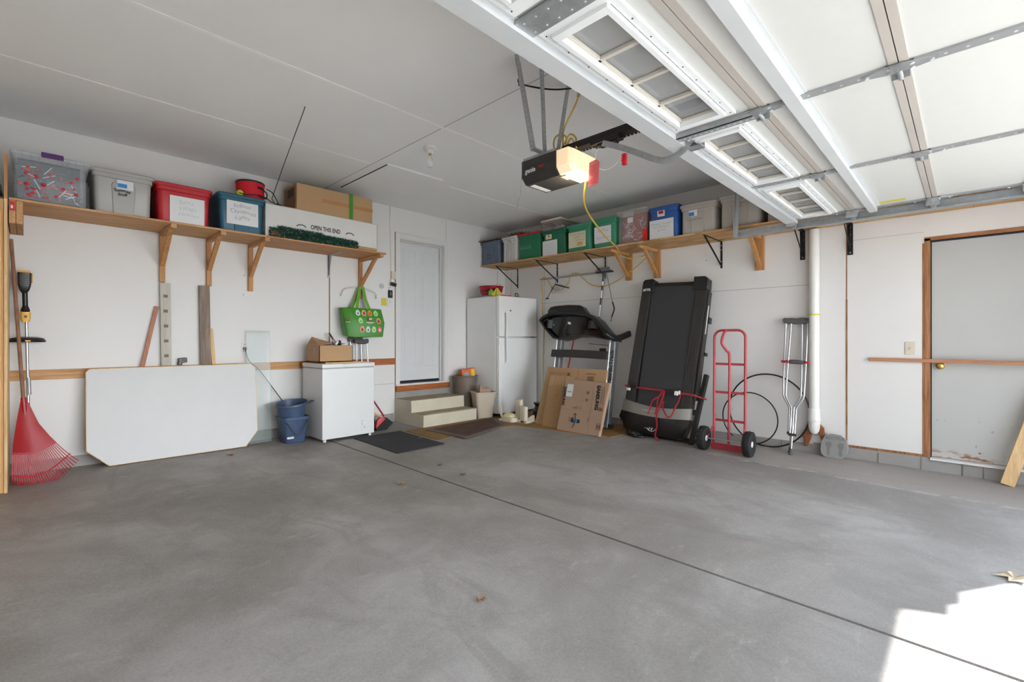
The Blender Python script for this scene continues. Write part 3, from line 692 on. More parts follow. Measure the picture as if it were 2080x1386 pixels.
# ================================================================ SHELF ON WALL A
sh = thing('wall_shelf', (-4.25, -.3, 2.204), 'long plywood storage shelf along the left wall on wooden brackets', 'shelf')
m = MB(); m.box((-5.86, -.57, 2.204), (-4.035, -.005, 2.221)); m.build('shelf_board', M_pineX, sh, bevel=.001)
m = MB(); m.box((-4.031, -.57, 2.204), (-2.655, -.005, 2.221)); m.build('shelf_board', woodmat('shelf_plywood_b', '9a6437', 'ba8450', 'd29e66', 'x'), sh, bevel=.001)
def wbracket(x, zb, par):
    q = MB(); q.box((x - .045, -.040, zb), (x, -.002, 2.204)); q.build('bracket_post', M_studZ, par, bevel=.002)
    q = MB(); q.box((x - .045, -.565, 2.166), (x, -.04, 2.204)); q.build('bracket_arm', M_studY, par, bevel=.002)
    q = MB(); q.bar((x - .022, -.035, zb + .17), (x - .022, -.42, 2.18), .036, .04, (1, 0, 0)); q.build('bracket_brace', M_studZ, par, bevel=.002)
for x, zb in ((-4.81, 1.715), (-4.41, 1.71), (-4.01, 1.685), (-2.69, 1.68)): wbracket(x, zb, sh)
m = MB(); m.bar((-3.135, -.008, 1.92), (-3.135, -.008, 2.204), .03, .004, (0, 1, 0)); m.bar((-3.135, -.01, 2.20), (-3.135, -.34, 2.20), .03, .004, (0, 0, 1)); m.prism([(0, 0)] * 0 or [(-3.137, -.01), (-3.133, -.01), (-3.133, -.03), (-3.137, -.03)], 1.95, 2.2)
m.hexa([(-3.137, -.01, 1.94), (-3.133, -.01, 1.94), (-3.133, -.016, 1.94), (-3.137, -.016, 1.94), (-3.137, -.01, 2.2), (-3.133, -.01, 2.2), (-3.133, -.10, 2.2), (-3.137, -.10, 2.2)])
m.build('metal_bracket', M_galv, sh)
for x0 in (-5.86, -5.822):
    m = MB(); m.box((x0, -.565, 2.028), (x0 + .036, -.005, 2.203)); m.build('support_block', M_studY, sh, bevel=.002)
m = MB(); m.box((-5.856, -.567, 2.125), (-5.828, -.565, 2.195)); m.m(1); m.box((-5.85, -.5675, 2.14), (-5.838, -.5665, 2.165)); m.build('tag_sticker', [M_redp, M_paper], sh)

# ---- storage totes
def tote(name, fr, wb, wt, h, d, mat, label, cat='storage bin', group=None, lid=None, lidmat=None, panel=True, rim=.05, tap=.02, handle=False, mats2=None, r=.035):
    P = fr((wt / 2, 0, -d / 2)); t = thing(name, tuple(P), label, cat, group)
    def ring(v, w_, d_, rad): return [(wt / 2 + a, v, -d / 2 + b) for a, b in rr(w_, d_, rad)]
    db = d - 2 * tap; lh = .028
    hb = h - lh
    m = MB(fr)
    m.loft([ring(0, wb - .015, db - .015, r), ring(.012, wb, db, r), ring(hb - rim, wt - .035, d - .035, r), ring(hb - rim + .004, wt - .016, d - .016, r), ring(hb, wt - .012, d - .012, r)], True, lid is None)
    body = m.build('bin_body', mat, t, smooth=True)
    m = MB(fr); lm = lidmat or mat
    m.loft([ring(hb - .012, wt - .006, d - .006, r), ring(hb - .012, wt + .012, d + .012, r), ring(hb + .010, wt + .014, d + .014, r), ring(hb + .018, wt, d, r), ring(hb + .018, wt - .05, d - .05, r), ring(h, wt - .06, d - .06, r)])
    m.build('bin_lid', lm, t, smooth=True)
    f = lambda v: -(tap + .0175 * 0) * (1 - min(v, hb - rim) / (hb - rim)) - .0175 * (v / (hb - rim)) if v < hb - rim else -.008
    fp = Fr(fr((0, 0, f(0))), fr((1, 0, 0)) - fr((0, 0, 0)), fr((0, hb - rim, -.0175)) - fr((0, 0, -tap)))
    if panel:                                          # raised tapering panel on the front
        m = MB(fp); c = wt / 2; a, b = wb * .19, wb * .25; v1 = hb - rim - .03
        m.loft([[(c - a, .0, -.002), (c + a, .0, -.002), (c + b * .9, v1 - .02, -.002), (c + b * .8, v1, -.002), (c - b * .8, v1, -.002), (c - b * .9, v1 - .02, -.002)],
                [(c - a + .006, .004, .008), (c + a - .006, .004, .008), (c + b * .9 - .008, v1 - .026, .008), (c + b * .8 - .006, v1 - .008, .008), (c - b * .8 + .006, v1 - .008, .008), (c - b * .9 + .008, v1 - .026, .008)]])
        m.build('front_panel', mat, t, smooth=True)
    if handle:
        m = MB(fr); c = wt / 2; a = wt * .2
        m.box((c - a, hb - rim - .03, -.02), (c + a, hb - .004, .006)); m.build('handle_lip', lm, t, bevel=.006)
    return t, fp
def sheet(fp, u0, v0, u1, v1, mat, par, n=.009, name='paper_label', du=0, dv=0):
    m = MB(fp); m.hexa([(u0, v0, n), (u1, v0 + dv, n), (u1 + du, v1 + dv, n), (u0 + du, v1, n), (u0, v0, n + .0015), (u1, v0 + dv, n + .0015), (u1 + du, v1 + dv, n + .0015), (u0 + du, v1, n + .0015)])
    return m.build(name, mat, par)
def sub(fr, u, v, n, rot=0.0):
    o = fr((u, v, n)); a = fr.u * math.cos(rot) + fr.v * math.sin(rot); b = fr.v * math.cos(rot) - fr.u * math.sin(rot); return Fr(o, a, b)
M_tg = ramp_plastic('grey_tote', 'a9a8a4'); M_tr = ramp_plastic('red_tote', 'b81a26'); M_tt = ramp_plastic('teal_tote', '1f5a70')
M_tb = ramp_plastic('blue_tote', '2c5aa0'); M_tbd = ramp_plastic('slate_tote', '5f6b80'); M_tw = ramp_plastic('white_tote', 'd0cbc7')
M_tgr = ramp_plastic('green_tote', '14704b'); M_tgd = ramp_plastic('dark_green_tote', '176445'); M_tgl = ramp_plastic('light_green_tote', '3d8a6a'); M_tbe = ramp_plastic('beige_tote', 'b3aca4')
ZA = 2.222
# grey tote
t, fp = tote('storage_bin', WA(-5.395, -.555, ZA), .37, .42, .375, .50, M_tg, 'grey lidded storage bin with a blue and white sticker, on the left shelf', lid=1)
sheet(fp, .165, .215, .275, .29, M_paper, t, .0095, 'sticker'); sheet(fp, .168, .228, .232, .262, M_stickb, t, .0115, 'sticker_band')
writing('Summer\nStuff', sub(fp, .20, .185, .0105, -.05), .034, M_ink, t, 'handwriting', jit=.1, bold=.0008)
# red tote
t, fp = tote('storage_bin', WA(-4.965, -.555, ZA), .385, .44, .36, .50, M_tr, 'bright red storage bin with a white handwritten sheet on its front', lid=1)
sheet(fp, .105, .005, .375, .245, M_paper, t, .010)
writing('Santa\nVillage\n  Houses', sub(fp, .235, .14, .012, 0), .055, plain('faded_ink', 'b4b4b6', .8), t, 'handwriting', jit=.12, shear=.2)
# teal tote
t, fp = tote('storage_bin', WA(-4.478, -.555, ZA), .375, .43, .375, .50, M_tt, 'teal storage bin labelled Indoor Christmas Lights under the red drum bag', lid=1)
sheet(fp, .075, .07, .36, .30, M_paper, t, .010)
writing('Indoor\nChristmas\nLights', sub(fp, .215, .20, .012, -.02), .058, M_inkg, t, 'handwriting', jit=.1, shear=.15)
# clear tote with its decorations
def deco_fill(fr, w_, h_, d_, seed, main, extra, canes=0, name='christmas_decorations', label=''):
    r = random.Random(seed); m = MB(fr)
    for i in range(420):
        m.m(r.choice([0, 0, 0, 1])); c = V((r.uniform(.03, w_ - .03), r.uniform(.02, h_), r.uniform(-d_ + .05, -.03))); a = r.uniform(0, 6.3)
        dd = V((math.cos(a), math.sin(a) * .6, r.uniform(-.6, .6))) * r.uniform(.015, .035)
        m.bar(c - dd, c + dd, .007, .003, (0, .3, 1))
    m.m(2)
    for i in range(60): m.ball((r.uniform(.04, w_ - .04), r.uniform(.03, h_ * .8), r.uniform(-.07, -.035)), r.uniform(.008, .018), 8)
    for i in range(canes):
        u, v = r.uniform(.04, w_ - .06), r.uniform(.02, h_ * .8); a = r.uniform(-1.2, 1.2)
        p = [V((min(max(u + math.cos(a) * q, .03), w_ - .03), max(v + math.sin(a) * q, .012), -.045 + r.uniform(0, .004))) for q in (0, .04, .08)]
        m.m(3); m.tube(p, .0036, 6)
    m.m(1); m.box((.03, .01, -d_ + .1), (w_ - .03, h_ * 1.0, -.075))
    return tag(m.build(name, main), label, 'decorations', kind='stuff')
t, fp = tote('clear_storage_bin', WA(-5.852, -.56, ZA), .415, .445, .385, .52, M_clear, 'clear plastic storage bin with a purple latch full of red and silver ornaments', lid=1, panel=False, r=.025)
m = MB(WA(-5.852, -.56, ZA)); m.box((.165, .352, -.01), (.292, .392, .012)); m.build('latch', M_purple, t, bevel=.004)
m = MB(WA(-5.852, -.56, ZA))
for u in (.06, .11, .15, .32, .36, .41): m.box((u, .325, -.006), (u + .004, .365, .001))
m.build('rim_ribs', M_clear, t)
deco_fill(WA(-5.845, -.575, ZA + .01), .415, .32, .46, 3, [plain('tinsel_grey', '59636a', .5), plain('tinsel_dark', '353d44', .6), M_redp, M_paper], 0, 14, label='red ornaments, tinsel and candy canes inside the clear bin with purple latch')
# drum bag, tennis ball
t = thing('drum_bag', (-4.13, -.34, 2.597), 'round red fabric bag with black zip rim and strap on the teal bin', 'bag')
m = MB(); m.lathe([(.128, 0), (.133, .01), (.131, .09), (.134, .178)], (-4.13, -.34, 2.598), 36, cap1=True); m.build('bag_body', M_redbag, t, smooth=True)
m = MB(); m.lathe([(.136, .176), (.138, .18), (.138, .190), (.134, .196), (.02, .20)], (-4.13, -.34, 2.598), 36); m.build('zip_rim', M_black, t, smooth=True)
m = MB()
for zz, a0 in ((.128, -1.35), (.045, -1.35)):
    pts_ = [(-4.13 + .137 * math.cos(a), -.34 + .137 * math.sin(a), 2.598 + zz) for a in [a0 + .07 * i for i in range(9)]]
    for p, q in zip(pts_, pts_[1:]): m.bar(p, q, .004, .022, (0, 0, 1))
m.tube(catmull([(-4.04, -.44, 2.72), (-4.01, -.47, 2.68), (-4.02, -.48, 2.62), (-4.05, -.46, 2.645)], 6), .006)
m.build('carry_strap', M_black, t)
m = MB(); m.ball((-4.265, -.47, 2.63), .033, 16); tag(m.build('tennis_ball', M_tennis, smooth=True), 'yellow tennis ball beside the red drum bag on the teal bin', 'ball')
# antenna wire from the ceiling + cord
m = MB(); m.tube(catmull([(-4.225, -1.98, H), (-4.22, -1.95, 2.98), (-4.16, -1.6, 2.90), (-4.05, -1.0, 2.78), (-3.985, -.60, 2.66), (-3.975, -.52, 2.62), (-3.94, -.50, 2.585)], 8), .0035, 6)
tag(m.build('hanging_wire', M_black, smooth=True), 'thin black wire running from a ceiling hole down to the left shelf', 'wire')
m = MB(); m.tube(catmull([(-4.00, -.43, 2.74), (-3.96, -.48, 2.70), (-3.93, -.5, 2.64), (-3.91, -.5, 2.60), (-3.94, -.53, 2.575), (-4.0, -.56, 2.58), (-4.03, -.56, 2.60), (-4.07, -.57, 2.61), (-4.15, -.575, 2.615), (-4.24, -.575, 2.60), (-4.30, -.57, 2.605)], 8), .005, 6)
tag(m.build('loose_cord', M_black, smooth=True), 'black cord looped off the lid of the teal bin', 'cord')
m = MB(); m.tube([(-3.90, -.46, 2.592), (-3.72, -.30, 2.592)], .015, 8); tag(m.build('black_rod', M_black), 'short black rod lying beside the brown box on the white box', 'rod')
# long white box
t = thing('white_box', (-3.39, -.27, ZA), 'long white cardboard box marked OPEN THIS END on the left shelf', 'box')
m = MB(); m.box((-4.033, -.50, ZA), (-2.745, -.06, 2.573)); m.build('carton', M_cardw, t, bevel=.004)
m = MB(); m.box((-4.034, -.502, 2.569), (-2.744, -.06, 2.5755)); m.box((-2.746, -.501, ZA + .01), (-2.742, -.08, 2.57)); m.build('carton_edge', plain('worn_edge', 'b7ab98', .9), t)
fw = WA(-3.39, -.5005, 2.40)
writing('OPEN THIS END', fw, .068, M_ink, t, bold=.0016, sx=.70)
for cx in (-3.665, -3.10):
    m = MB(WA(cx, -.501, 2.385)); o_ = [(.055 * math.cos(a), .03 * math.sin(a)) for a in [PI * i / 10 for i in range(11)]]; i_ = [(.04 * math.cos(a), .018 * math.sin(a) - .002) for a in [PI * (10 - i) / 10 for i in range(11)]]
    m.prism(o_ + i_, 0, .001); m.build('hand_hole_mark', M_inkg, t)
# brown box above
t = thing('long_cardboard_box', (-3.25, -.3, 2.576), 'long brown cardboard box with a green strap on top of the white box', 'box')
m = MB(); m.box((-3.715, -.50, 2.577), (-2.805, -.12, 2.868)); m.build('carton', M_card, t, bevel=.005)
m = MB(); m.box((-3.108, -.504, 2.577), (-3.062, -.12, 2.872)); m.build('green_strap', M_green, t)
m = MB(); m.box((-3.43, -.5015, 2.705), (-2.804, -.5, 2.748)); m.box((-2.805, -.5, 2.705), (-2.8035, -.4, 2.748)); m.build('packing_tape', M_tapeb, t)
m = MB(); m.box((-3.7165, -.46, 2.60), (-3.715, -.16, 2.84)); m.m(1)
for i in range(4): m.box((-3.718, -.42, 2.74 + i * .022), (-3.716, -.25, 2.752 + i * .022))
m.build('end_label', [M_cardd, M_ink], t)
# garland
r_ = random.Random(5); m = MB()
def needles(m, p0, p1, n_, rad, ln):
    p0, p1 = V(p0), V(p1)
    for i in range(n_):
        q = p0 + (p1 - p0) * r_.random(); a = r_.uniform(0, 2 * PI); rd = rad * math.sqrt(r_.random())
        c = q + V((0, math.cos(a) * rd * .8, math.sin(a) * rd)); dd = V((r_.uniform(-1, 1) * .8, math.cos(a) * .7 + r_.uniform(-.5, .5), math.sin(a) * .9 + r_.uniform(-.4, .4))).normalized() * ln * r_.uniform(.6, 1.25)
        m.mi = r_.choice([0, 0, 0, 1, 2]) if r_.random() > .03 else 3; e = c + dd; s_ = dd.cross(V((.3, .7, .2))).normalized() * .0034
        m.poly([c - s_, c + s_, e])
        m.poly([c - s_ * .3 + V((0, .002, 0)), c + s_ * .3 - V((0, .002, 0)), e])
needles(m, (-3.92, -.545, ZA + .066), (-3.45, -.545, ZA + .060), 3600, .050, .027); needles(m, (-3.50, -.545, ZA + .056), (-3.03, -.545, ZA + .042), 3400, .042, .024)
m.m(4); m.tube([(-3.12, -.538, ZA + .022), (-2.78, -.54, ZA + .021)], .020, 10)
m.m(5); m.tube([(-4.0, -.53, ZA + .04), (-3.88, -.53, ZA + .05)], [.035, .04], 10)
needles(m, (-4.0, -.535, ZA + .05), (-3.9, -.535, ZA + .055), 500, .045, .022)
tag(m.build('green_garland', [plain('pine_green', '1f4a3c', .7), plain('pine_dark', '16362f', .7), plain('pine_light', '3b6b57', .6), M_paper, M_card, plain('cone_brown', '6b5238', .8)]), 'dark green artificial pine garland lying before the white box', 'garland')

# ================================================================ SHELF ON WALL B
TS = .0068                                              # the long shelf sags slightly towards the big door
def SZ(y): return 2.338 + TS * y                        # underside
sb = thing('wall_shelf', (-.3, -3.2, 2.31), 'long strand board shelf along the right wall carrying a row of storage bins', 'shelf')
for y0, y1 in ((-.03, -2.86), (-2.864, -5.28), (-5.284, -6.95)):
    m = MB(); m.hexa([(-.60, y1, SZ(y1)), (-.004, y1, SZ(y1)), (-.004, y0, SZ(y0)), (-.60, y0, SZ(y0)), (-.60, y1, SZ(y1) + .016), (-.004, y1, SZ(y1) + .016), (-.004, y0, SZ(y0) + .016), (-.60, y0, SZ(y0) + .016)])
    if y1 < -4:
        m.m(1)
        for yy in ([-4.62, -5.05] if y0 > -4 else [-5.80, -6.25]): m.box((-.60, yy - .0015, SZ(yy) - .001), (-.004, yy + .0015, SZ(yy)))
    m.build('shelf_board', [M_osb, M_seam], sb)
def mbracket(y, zb, xe=.52, thin=True):
    m = MB(); z = SZ(y); b = .022
    m.box((-.006, y - b / 2, zb), (-.001, y + b / 2, z)); m.box((-xe, y - b / 2, z - .006), (-.002, y + b / 2, z - .001))
    m.bar((-.008, y, zb + .03), (-xe + .03, y, z - .012), .012, .014, (0, 1, 0))
    m.m(1)
    for q in (.05, .10, .24): m.box((-.0075, y - .005, z - q - .005), (-.0055, y + .005, z - q + .005))
    m.build('metal_bracket', [M_blackm, M_shine], sb)
for y, zb, xe in ((-.31, 2.01, .53), (-1.165, 2.03, .53), (-2.04, 2.02, .53), (-3.658, 1.995, .53)): mbracket(y, zb, xe)
def wbracketB(y, zb, arm=.50):
    z = SZ(y)
    q = MB(); q.box((-.040, y - .045, zb), (-.001, y + .045, z)); q.build('bracket_post', M_studZ, sb, bevel=.002)
    q = MB(); q.box((-arm, y - .02, z - .038), (-.04, y + .02, z)); q.build('bracket_arm', M_studX, sb, bevel=.002)
    q = MB(); q.bar((-.04, y, zb + .05), (-arm + .12, y, z - .02), .038, .038, (0, 1, 0)); q.build('bracket_brace', M_studZ, sb, bevel=.002)
wbracketB(-2.43, 1.957); wbracketB(-2.845, 1.952); wbracketB(-4.085, 1.925, .50)
for y in (-4.50, -4.915):                              # the two heavy punched brackets
    m = MB(); z = SZ(y)
    m.box((-.006, y - .024, 1.995), (-.001, y + .024, z)); m.box((-.46, y - .024, z - .007), (-.002, y + .024, z - .001)); m.box((-.03, y - .004, 2.02), (-.006, y + .004, z - .006))
    m.hexa([(-.008, y - .003, 2.05), (-.03, y - .003, 2.05), (-.03, y + .003, 2.05), (-.008, y + .003, 2.05), (-.36, y - .003, z - .007), (-.40, y - .003, z - .007), (-.40, y + .003, z - .007), (-.36, y + .003, z - .007)])
    m.m(1)
    for q in (.02, .10, .20, .27): m.box((-.0075, y - .006, 1.995 + q), (-.0055, y + .006, 2.007 + q))
    m.build('metal_bracket', [M_blackm, M_shine], sb)
def ZB(y): return SZ(y) + .017
def onB(y, d=0): return WB(-.585 + d, y, ZB(y - .2))
# slate blue bin with a sagging lid board
t, fp = tote('storage_bin', onB(-.015), .42, .44, .385, .50, M_tbd, 'slate blue storage bin at the corner end of the right shelf', lid=1)
m = MB(onB(-.015)); m.box((-.006, .388, -.48), (.43, .402, .04)); m.build('lid_board', M_taupe, t)
writing('Xmas\nDecor', sub(fp, .20, .13, .0105), .05, M_ink, t, 'handwriting', jit=.1)
t, fp = tote('storage_bin', onB(-.515), .295, .325, .395, .48, M_tw, 'narrow white ribbed storage bin between the slate blue and green bins', lid=1, panel=False, r=.02)
m = MB(fp)
for u in (.05, .10, .15, .20, .25): m.box((u, .0, 0), (u + .02, .31, .008))
m.build('rib', M_tw, t, bevel=.002)
m = MB(onB(-.515)); m.box((.08, .33, -.01), (.23, .35, .012)); m.box((.08, .29, -.01), (.10, .35, .012)); m.box((.21, .29, -.01), (.23, .35, .012)); m.build('handle_lip', M_tw, t, bevel=.004)
# red bow / green sprig heap on top
m = MB(); r2 = random.Random(11)
for i in range(260):
    c = V((-.42 + r2.uniform(-.1, .1), -.70 + r2.uniform(-.2, .16), ZB(-.7) + .40 + r2.uniform(0, .05))); dd = V((r2.uniform(-1, 1), r2.uniform(-1, 1), r2.uniform(-.5, 1))).normalized() * .03
    m.mi = 0 if r2.random() < .75 else 1; m.bar(c, c + dd, .008, .003, (0, .2, 1))
m.m(1); m.ball((-.50, -.84, ZB(-.8) + .425), .024, 10); m.ball((-.52, -.78, ZB(-.8) + .42), .02, 10)
tag(m.build('holly_sprig', [plain('sprig_green', '2c5a3a', .7), M_redp]), 'green and red artificial sprig lying on the narrow white bin', 'decoration')
t, fp = tote('storage_bin', onB(-.85), .43, .46, .395, .50, M_tgr, 'green storage bin with a red lid on the right shelf', lid=1, lidmat=M_tr, panel=False)
sheet(fp, .03, .155, .27, .20, plain('worn_label', '5d9780', .7), t, .004, 'worn_label'); writing('CHRISTMAS', sub(fp, .15, .178, .006), .04, M_tgr, t, bold=.001)
t, fp = tote('storage_bin', onB(-1.335), .40, .43, .37, .50, M_tgd, 'dark green storage bin under the flat frosted bin, with a blank white sheet', lid=1, panel=False)
sheet(fp, .015, .0, .285, .215, M_paper, t, .009); sheet(fp, .075, .235, .185, .30, M_cream, t, .009, 'sticker'); m = MB(fp); m.lathe([(.014, .0105), (.014, .012)], (.135, .275, 0), 6); m.build('sticker_mark', M_redp, t)
for i in range(4): sheet(fp, .04, .05 + i * .035, .22, .052 + i * .035, plain('faded_ink', 'b4b4b6', .8), t, .0108, 'writing_line')
t, fp = tote('storage_bin', onB(-1.785), .385, .405, .375, .50, M_tgl, 'light green storage bin with a cream handwritten label sheet', lid=1, panel=False)
sheet(fp, .035, .055, .32, .265, M_cream, t, .009)
writing('Angels Wreath\nLights', sub(fp, .18, .215, .011), .040, M_inkg, t, 'handwriting', jit=.1, shear=.2); sheet(fp, .16, .15, .30, .153, M_inkg, t, .011, 'writing_line'); sheet(fp, .18, .075, .27, .125, plain('faded_orange', 'cda878', .8), t, .0112, 'sticker')
t, fp = tote('storage_bin', onB(-2.212), .335, .352, .39, .50, M_tgl, 'light green storage bin with a white sheet, behind the yellow cord', lid=1, panel=False)
sheet(fp, .03, .06, .285, .275, M_paper, t, .009)
writing('Red Pots\n+\nSmall Bows', sub(fp, .165, .175, .011), .045, M_inkg, t, 'handwriting', jit=.12, shear=.15)
# flat frosted bin on top
t = thing('flat_storage_bin', (-.3, -1.42, ZB(-1.4) + .37), 'flat frosted storage bin of white things on top of the dark green bins', 'storage bin')
fb = WB(-.50, -1.245, ZB(-1.4) + .372); m = MB(fb)
m.loft([[(a + .19, 0, b - .24) for a, b in rr(.33, .42, .02)], [(a + .19, .15, b - .24) for a, b in rr(.37, .46, .02)]], True, False); m.build('bin_body', M_clear2, t, smooth=True)
m = MB(fb); m.loft([[(a + .19, .148, b - .24) for a, b in rr(.39, .49, .02)], [(a + .19, .172, b - .24) for a, b in rr(.39, .49, .02)]]); m.build('bin_lid', M_ivory, t, bevel=.004)
writing('Christmas\nTree Trimmings', sub(fb, .15, .09, .010), .042, M_ink, t, 'handwriting', jit=.1)
m = MB(fb); r3 = random.Random(2)
for i in range(26): m.ball((r3.uniform(.07, .31), r3.uniform(.03, .09), r3.uniform(-.40, -.07)), r3.uniform(.02, .035), 7)
tag(m.build('white_ornaments', M_paper), 'white ornaments heaped inside the flat frosted bin', 'decorations', kind='stuff')
# frosted bin of candy canes
t, fp = tote('clear_storage_bin', onB(-2.582), .385, .41, .425, .50, M_clear2, 'frosted clear storage bin of red and white candy canes with a red latch', lid=1, panel=False, r=.02)
m = MB(onB(-2.582)); m.box((.09, .33, -.012), (.235, .40, .004)); m.build('top_latch', M_tg, t, bevel=.004); m = MB(onB(-2.582)); m.box((.355, .005, -.03), (.405, .15, -.008)); m.build('side_latch', plain('bright_red_latch', 'e01a12', .4), t, bevel=.004)
sheet(fp, .15, .255, .225, .32, M_paper, t, .006, 'sticker')
deco_fill(Fr(onB(-2.582)((.0, .01, -.03)), (0, -1, 0), (0, 0, 1)), .40, .36, .44, 9, [plain('cane_red', '9a3a44', .5), plain('pink_fill', 'a8555c', .6), M_redp, M_paper], 0, 46, label='candy canes and red baubles inside the frosted bin with red latch')
# blue bin
t, fp = tote('storage_bin', onB(-3.015), .35, .372, .385, .50, M_tb, 'royal blue storage bin with a white handwritten sheet, on the right shelf', lid=1, panel=False, handle=True)
sheet(fp, .015, .005, .315, .225, M_paper, t, .009); sheet(fp, .125, .255, .215, .325, M_paper, t, .026, 'sticker'); sheet(fp, .14, .285, .20, .32, M_redp, t, .028, 'sticker_band')
writing('Outdoor Flowers\nand Fall decor\nBaskets\n~~~~~~~', sub(fp, .165, .12, .011), .036, M_inkg, t, 'handwriting', jit=.12, shear=.15)
t, fp = tote('storage_bin', onB(-3.405), .375, .402, .345, .50, M_tbe, 'light grey storage bin with a blue and white sticker, beside the royal blue bin', lid=1)
sheet(fp, .105, .195, .20, .265, M_paper, t, .0095, 'sticker'); sheet(fp, .107, .20, .165, .24, M_stickb, t, .0115, 'sticker_band'); writing('Summer Fun', sub(fp, .165, .16, .0105), .034, M_ink, t, 'handwriting', jit=.1)
t, fp = tote('storage_bin', onB(-3.83, .03), .40, .425, .365, .50, M_tbe, 'beige storage bin right behind the hanging steel track strap', lid=1)
writing('Baby\nToys', sub(fp, .20, .24, .0105), .035, M_ink, t, 'handwriting', jit=.1)
t, fp = tote('storage_bin', onB(-4.285, .03), .40, .43, .345, .50, M_tbe, 'beige storage bin half hidden above the end of the raised garage door', lid=1)

# rail with hooks between the metal brackets
t = thing('hanging_rail', (-.03, -1.4, 2.11), 'grey metal tool rail fixed level on the right wall over the treadmill', 'rail')
m = MB(); m.box((-.035, -2.03, 2.098), (-.005, -.83, 2.124)); m.build('rail_bar', M_galv, t, bevel=.002)
m = MB(); m.box((-.07, -2.06, 2.14), (-.02, -1.94, 2.165)); m.build('rail_clip', M_dkgrey, t)
# long-handled squeegee/brush hanging head up
t = thing('scrub_brush_pole', (-.09, -2.08, 1.45), 'white and black pole with a wide grey head, hung head up on the wall', 'tool')
m = MB(); m.box((-.125, -2.20, 2.105), (-.065, -1.945, 2.12)); m.box((-.12, -2.16, 2.12), (-.07, -1.97, 2.165)); m.build('head', M_sgrey, t, bevel=.004)
m = MB(); m.box((-.128, -2.21, 2.088), (-.062, -1.96, 2.106)); m.build('blade', M_black, t)
P0, P1 = V((-.095, -2.075, 2.10)), V((-.10, -1.99, 1.40))
m = MB(); q = lambda f: P0 + (P1 - P0) * f
for a, b_, mi, r in ((0, .19, 1, .014), (.19, .27, 0, .010), (.27, .37, 1, .012), (.37, .52, 0, .010), (.52, .66, 1, .013), (.66, .90, 0, .010), (.90, 1.0, 1, .015)):
    m.m(mi); m.tube([q(a), q(b_)], r, 10)
m.build('pole', [M_pvc, M_black], t)
m = MB(); m.tube([(-.09, -2.10, 2.09), (-.09, -2.055, 1.80), (-.09, -2.03, 1.51), (-.09, -2.01, 1.505)], .0045, 6); tag(m.build('wire_rod', M_sgrey), 'thin bent grey rod hanging beside the white and black pole', 'rod')
m = MB(); m.tube(catmull([(-.09, -2.12, 2.09), (-.09, -2.17, 1.85), (-.09, -2.215, 1.66)]), .006, 8); m.m(1); m.tube(catmull([(-.09, -2.213, 1.67), (-.09, -2.24, 1.58), (-.09, -2.225, 1.52), (-.09, -2.20, 1.46)]), .010, 8); m.m(2); m.tube([(-.09, -2.20, 1.46), (-.09, -2.19, 1.41)], .006, 6); m.ball((-.09, -2.188, 1.405), .010, 8)
tag(m.build('thin_cane', [M_sgrey, M_black, M_inkb], smooth=True), 'slim grey rod with black curved grip hanging over the treadmill', 'tool')
t = thing('clothes_hanger', (-.08, -1.2, 1.98), 'black hanger with a small printed card hanging from the rail', 'hanger')
m = MB(); m.tube([(-.08, -1.02, 1.79), (-.08, -1.165, 1.985), (-.08, -1.195, 1.995)], .006, 8); m.bar((-.08, -1.18, 2.0), (-.08, -1.445, 1.925), .014, .018); m.box((-.095, -1.05, 1.78), (-.065, -1.0, 1.80)); m.tube([(-.08, -1.19, 2.0), (-.08, -1.185, 2.06)], .003, 6); m.build('hanger_frame', M_black, t)
m = MB(); m.box((-.078, -1.33, 1.86), (-.076, -1.10, 1.975)); m.build('card', clearplastic('thin_card', 'd6cdc6', .35), t)
m = MB(Fr((-.0795, -1.215, 1.925), (0, -1, 0), (0, 0, 1))); o_ = [(.05 * math.cos(a), .028 * math.sin(a)) for a in [2 * PI * i / 24 for i in range(24)]]; m.tube([(u, v, 0) for u, v in o_], .0015, 5, True); m.build('oval_print', M_ink, t)

# ================================================================ PIPE, GLOVES, STONE, SIDE WALL THINGS
t = thing('drain_pipe', (-.062, -4.617, .16), 'white plastic pipe running down the right wall with a yellow band', 'pipe')
m = MB(); m.lathe([(.047, .42), (.047, 2.29)], (-.062, -4.617, 0), 32); m.build('pipe_run', M_pvc, t, smooth=True)
m = MB(); m.lathe([(.049, .30), (.054, .303), (.054, .424), (.050, .43)], (-.062, -4.617, 0), 32); m.lathe([(.055, .295), (.057, .30), (.057, .325), (.055, .33)], (-.062, -4.617, 0), 32); m.build('coupling', M_pvc, t, smooth=True)
m = MB(); m.lathe([(.002, .163), (.028, .170), (.044, .195), (.051, .235), (.053, .30)], (-.062, -4.617, 0), 32); m.build('elbow', M_pvc, t, smooth=True)
m = MB(); m.lathe([(.0485, 1.395), (.0485, 1.412)], (-.062, -4.617, 0), 32); m.build('yellow_band', M_yelc, t, smooth=True)
def glove(pts, th_, lab):
    m = MB(); m.loft([[(-.03 - th_, y, z) for y, z in pts], [(-.018, y, z) for y, z in pts]]); tag(m.build('leather_glove', M_leath, bevel=.008, seg=3), lab, 'glove')
glove([(-4.565, .265), (-4.60, .20), (-4.585, .11), (-4.55, .02), (-4.52, .03), (-4.525, .10), (-4.50, .14), (-4.53, .17)], .025, 'brown leather glove hanging left of the white pipe bottom')
glove([(-4.66, .27), (-4.70, .23), (-4.705, .12), (-4.68, .10), (-4.655, .17)], .022, 'brown leather glove hanging right of the white pipe bottom')
m = MB(); m.tube([(-.02, -4.67, .19), (-.05, -4.71, .195), (-.05, -4.725, .18), (-.05, -4.71, .165), (-.03, -4.69, .165)], .004, 6); tag(m.build('pipe_hook', M_galv), 'small wire hook sticking out right of the pipe bottom', 'hook')
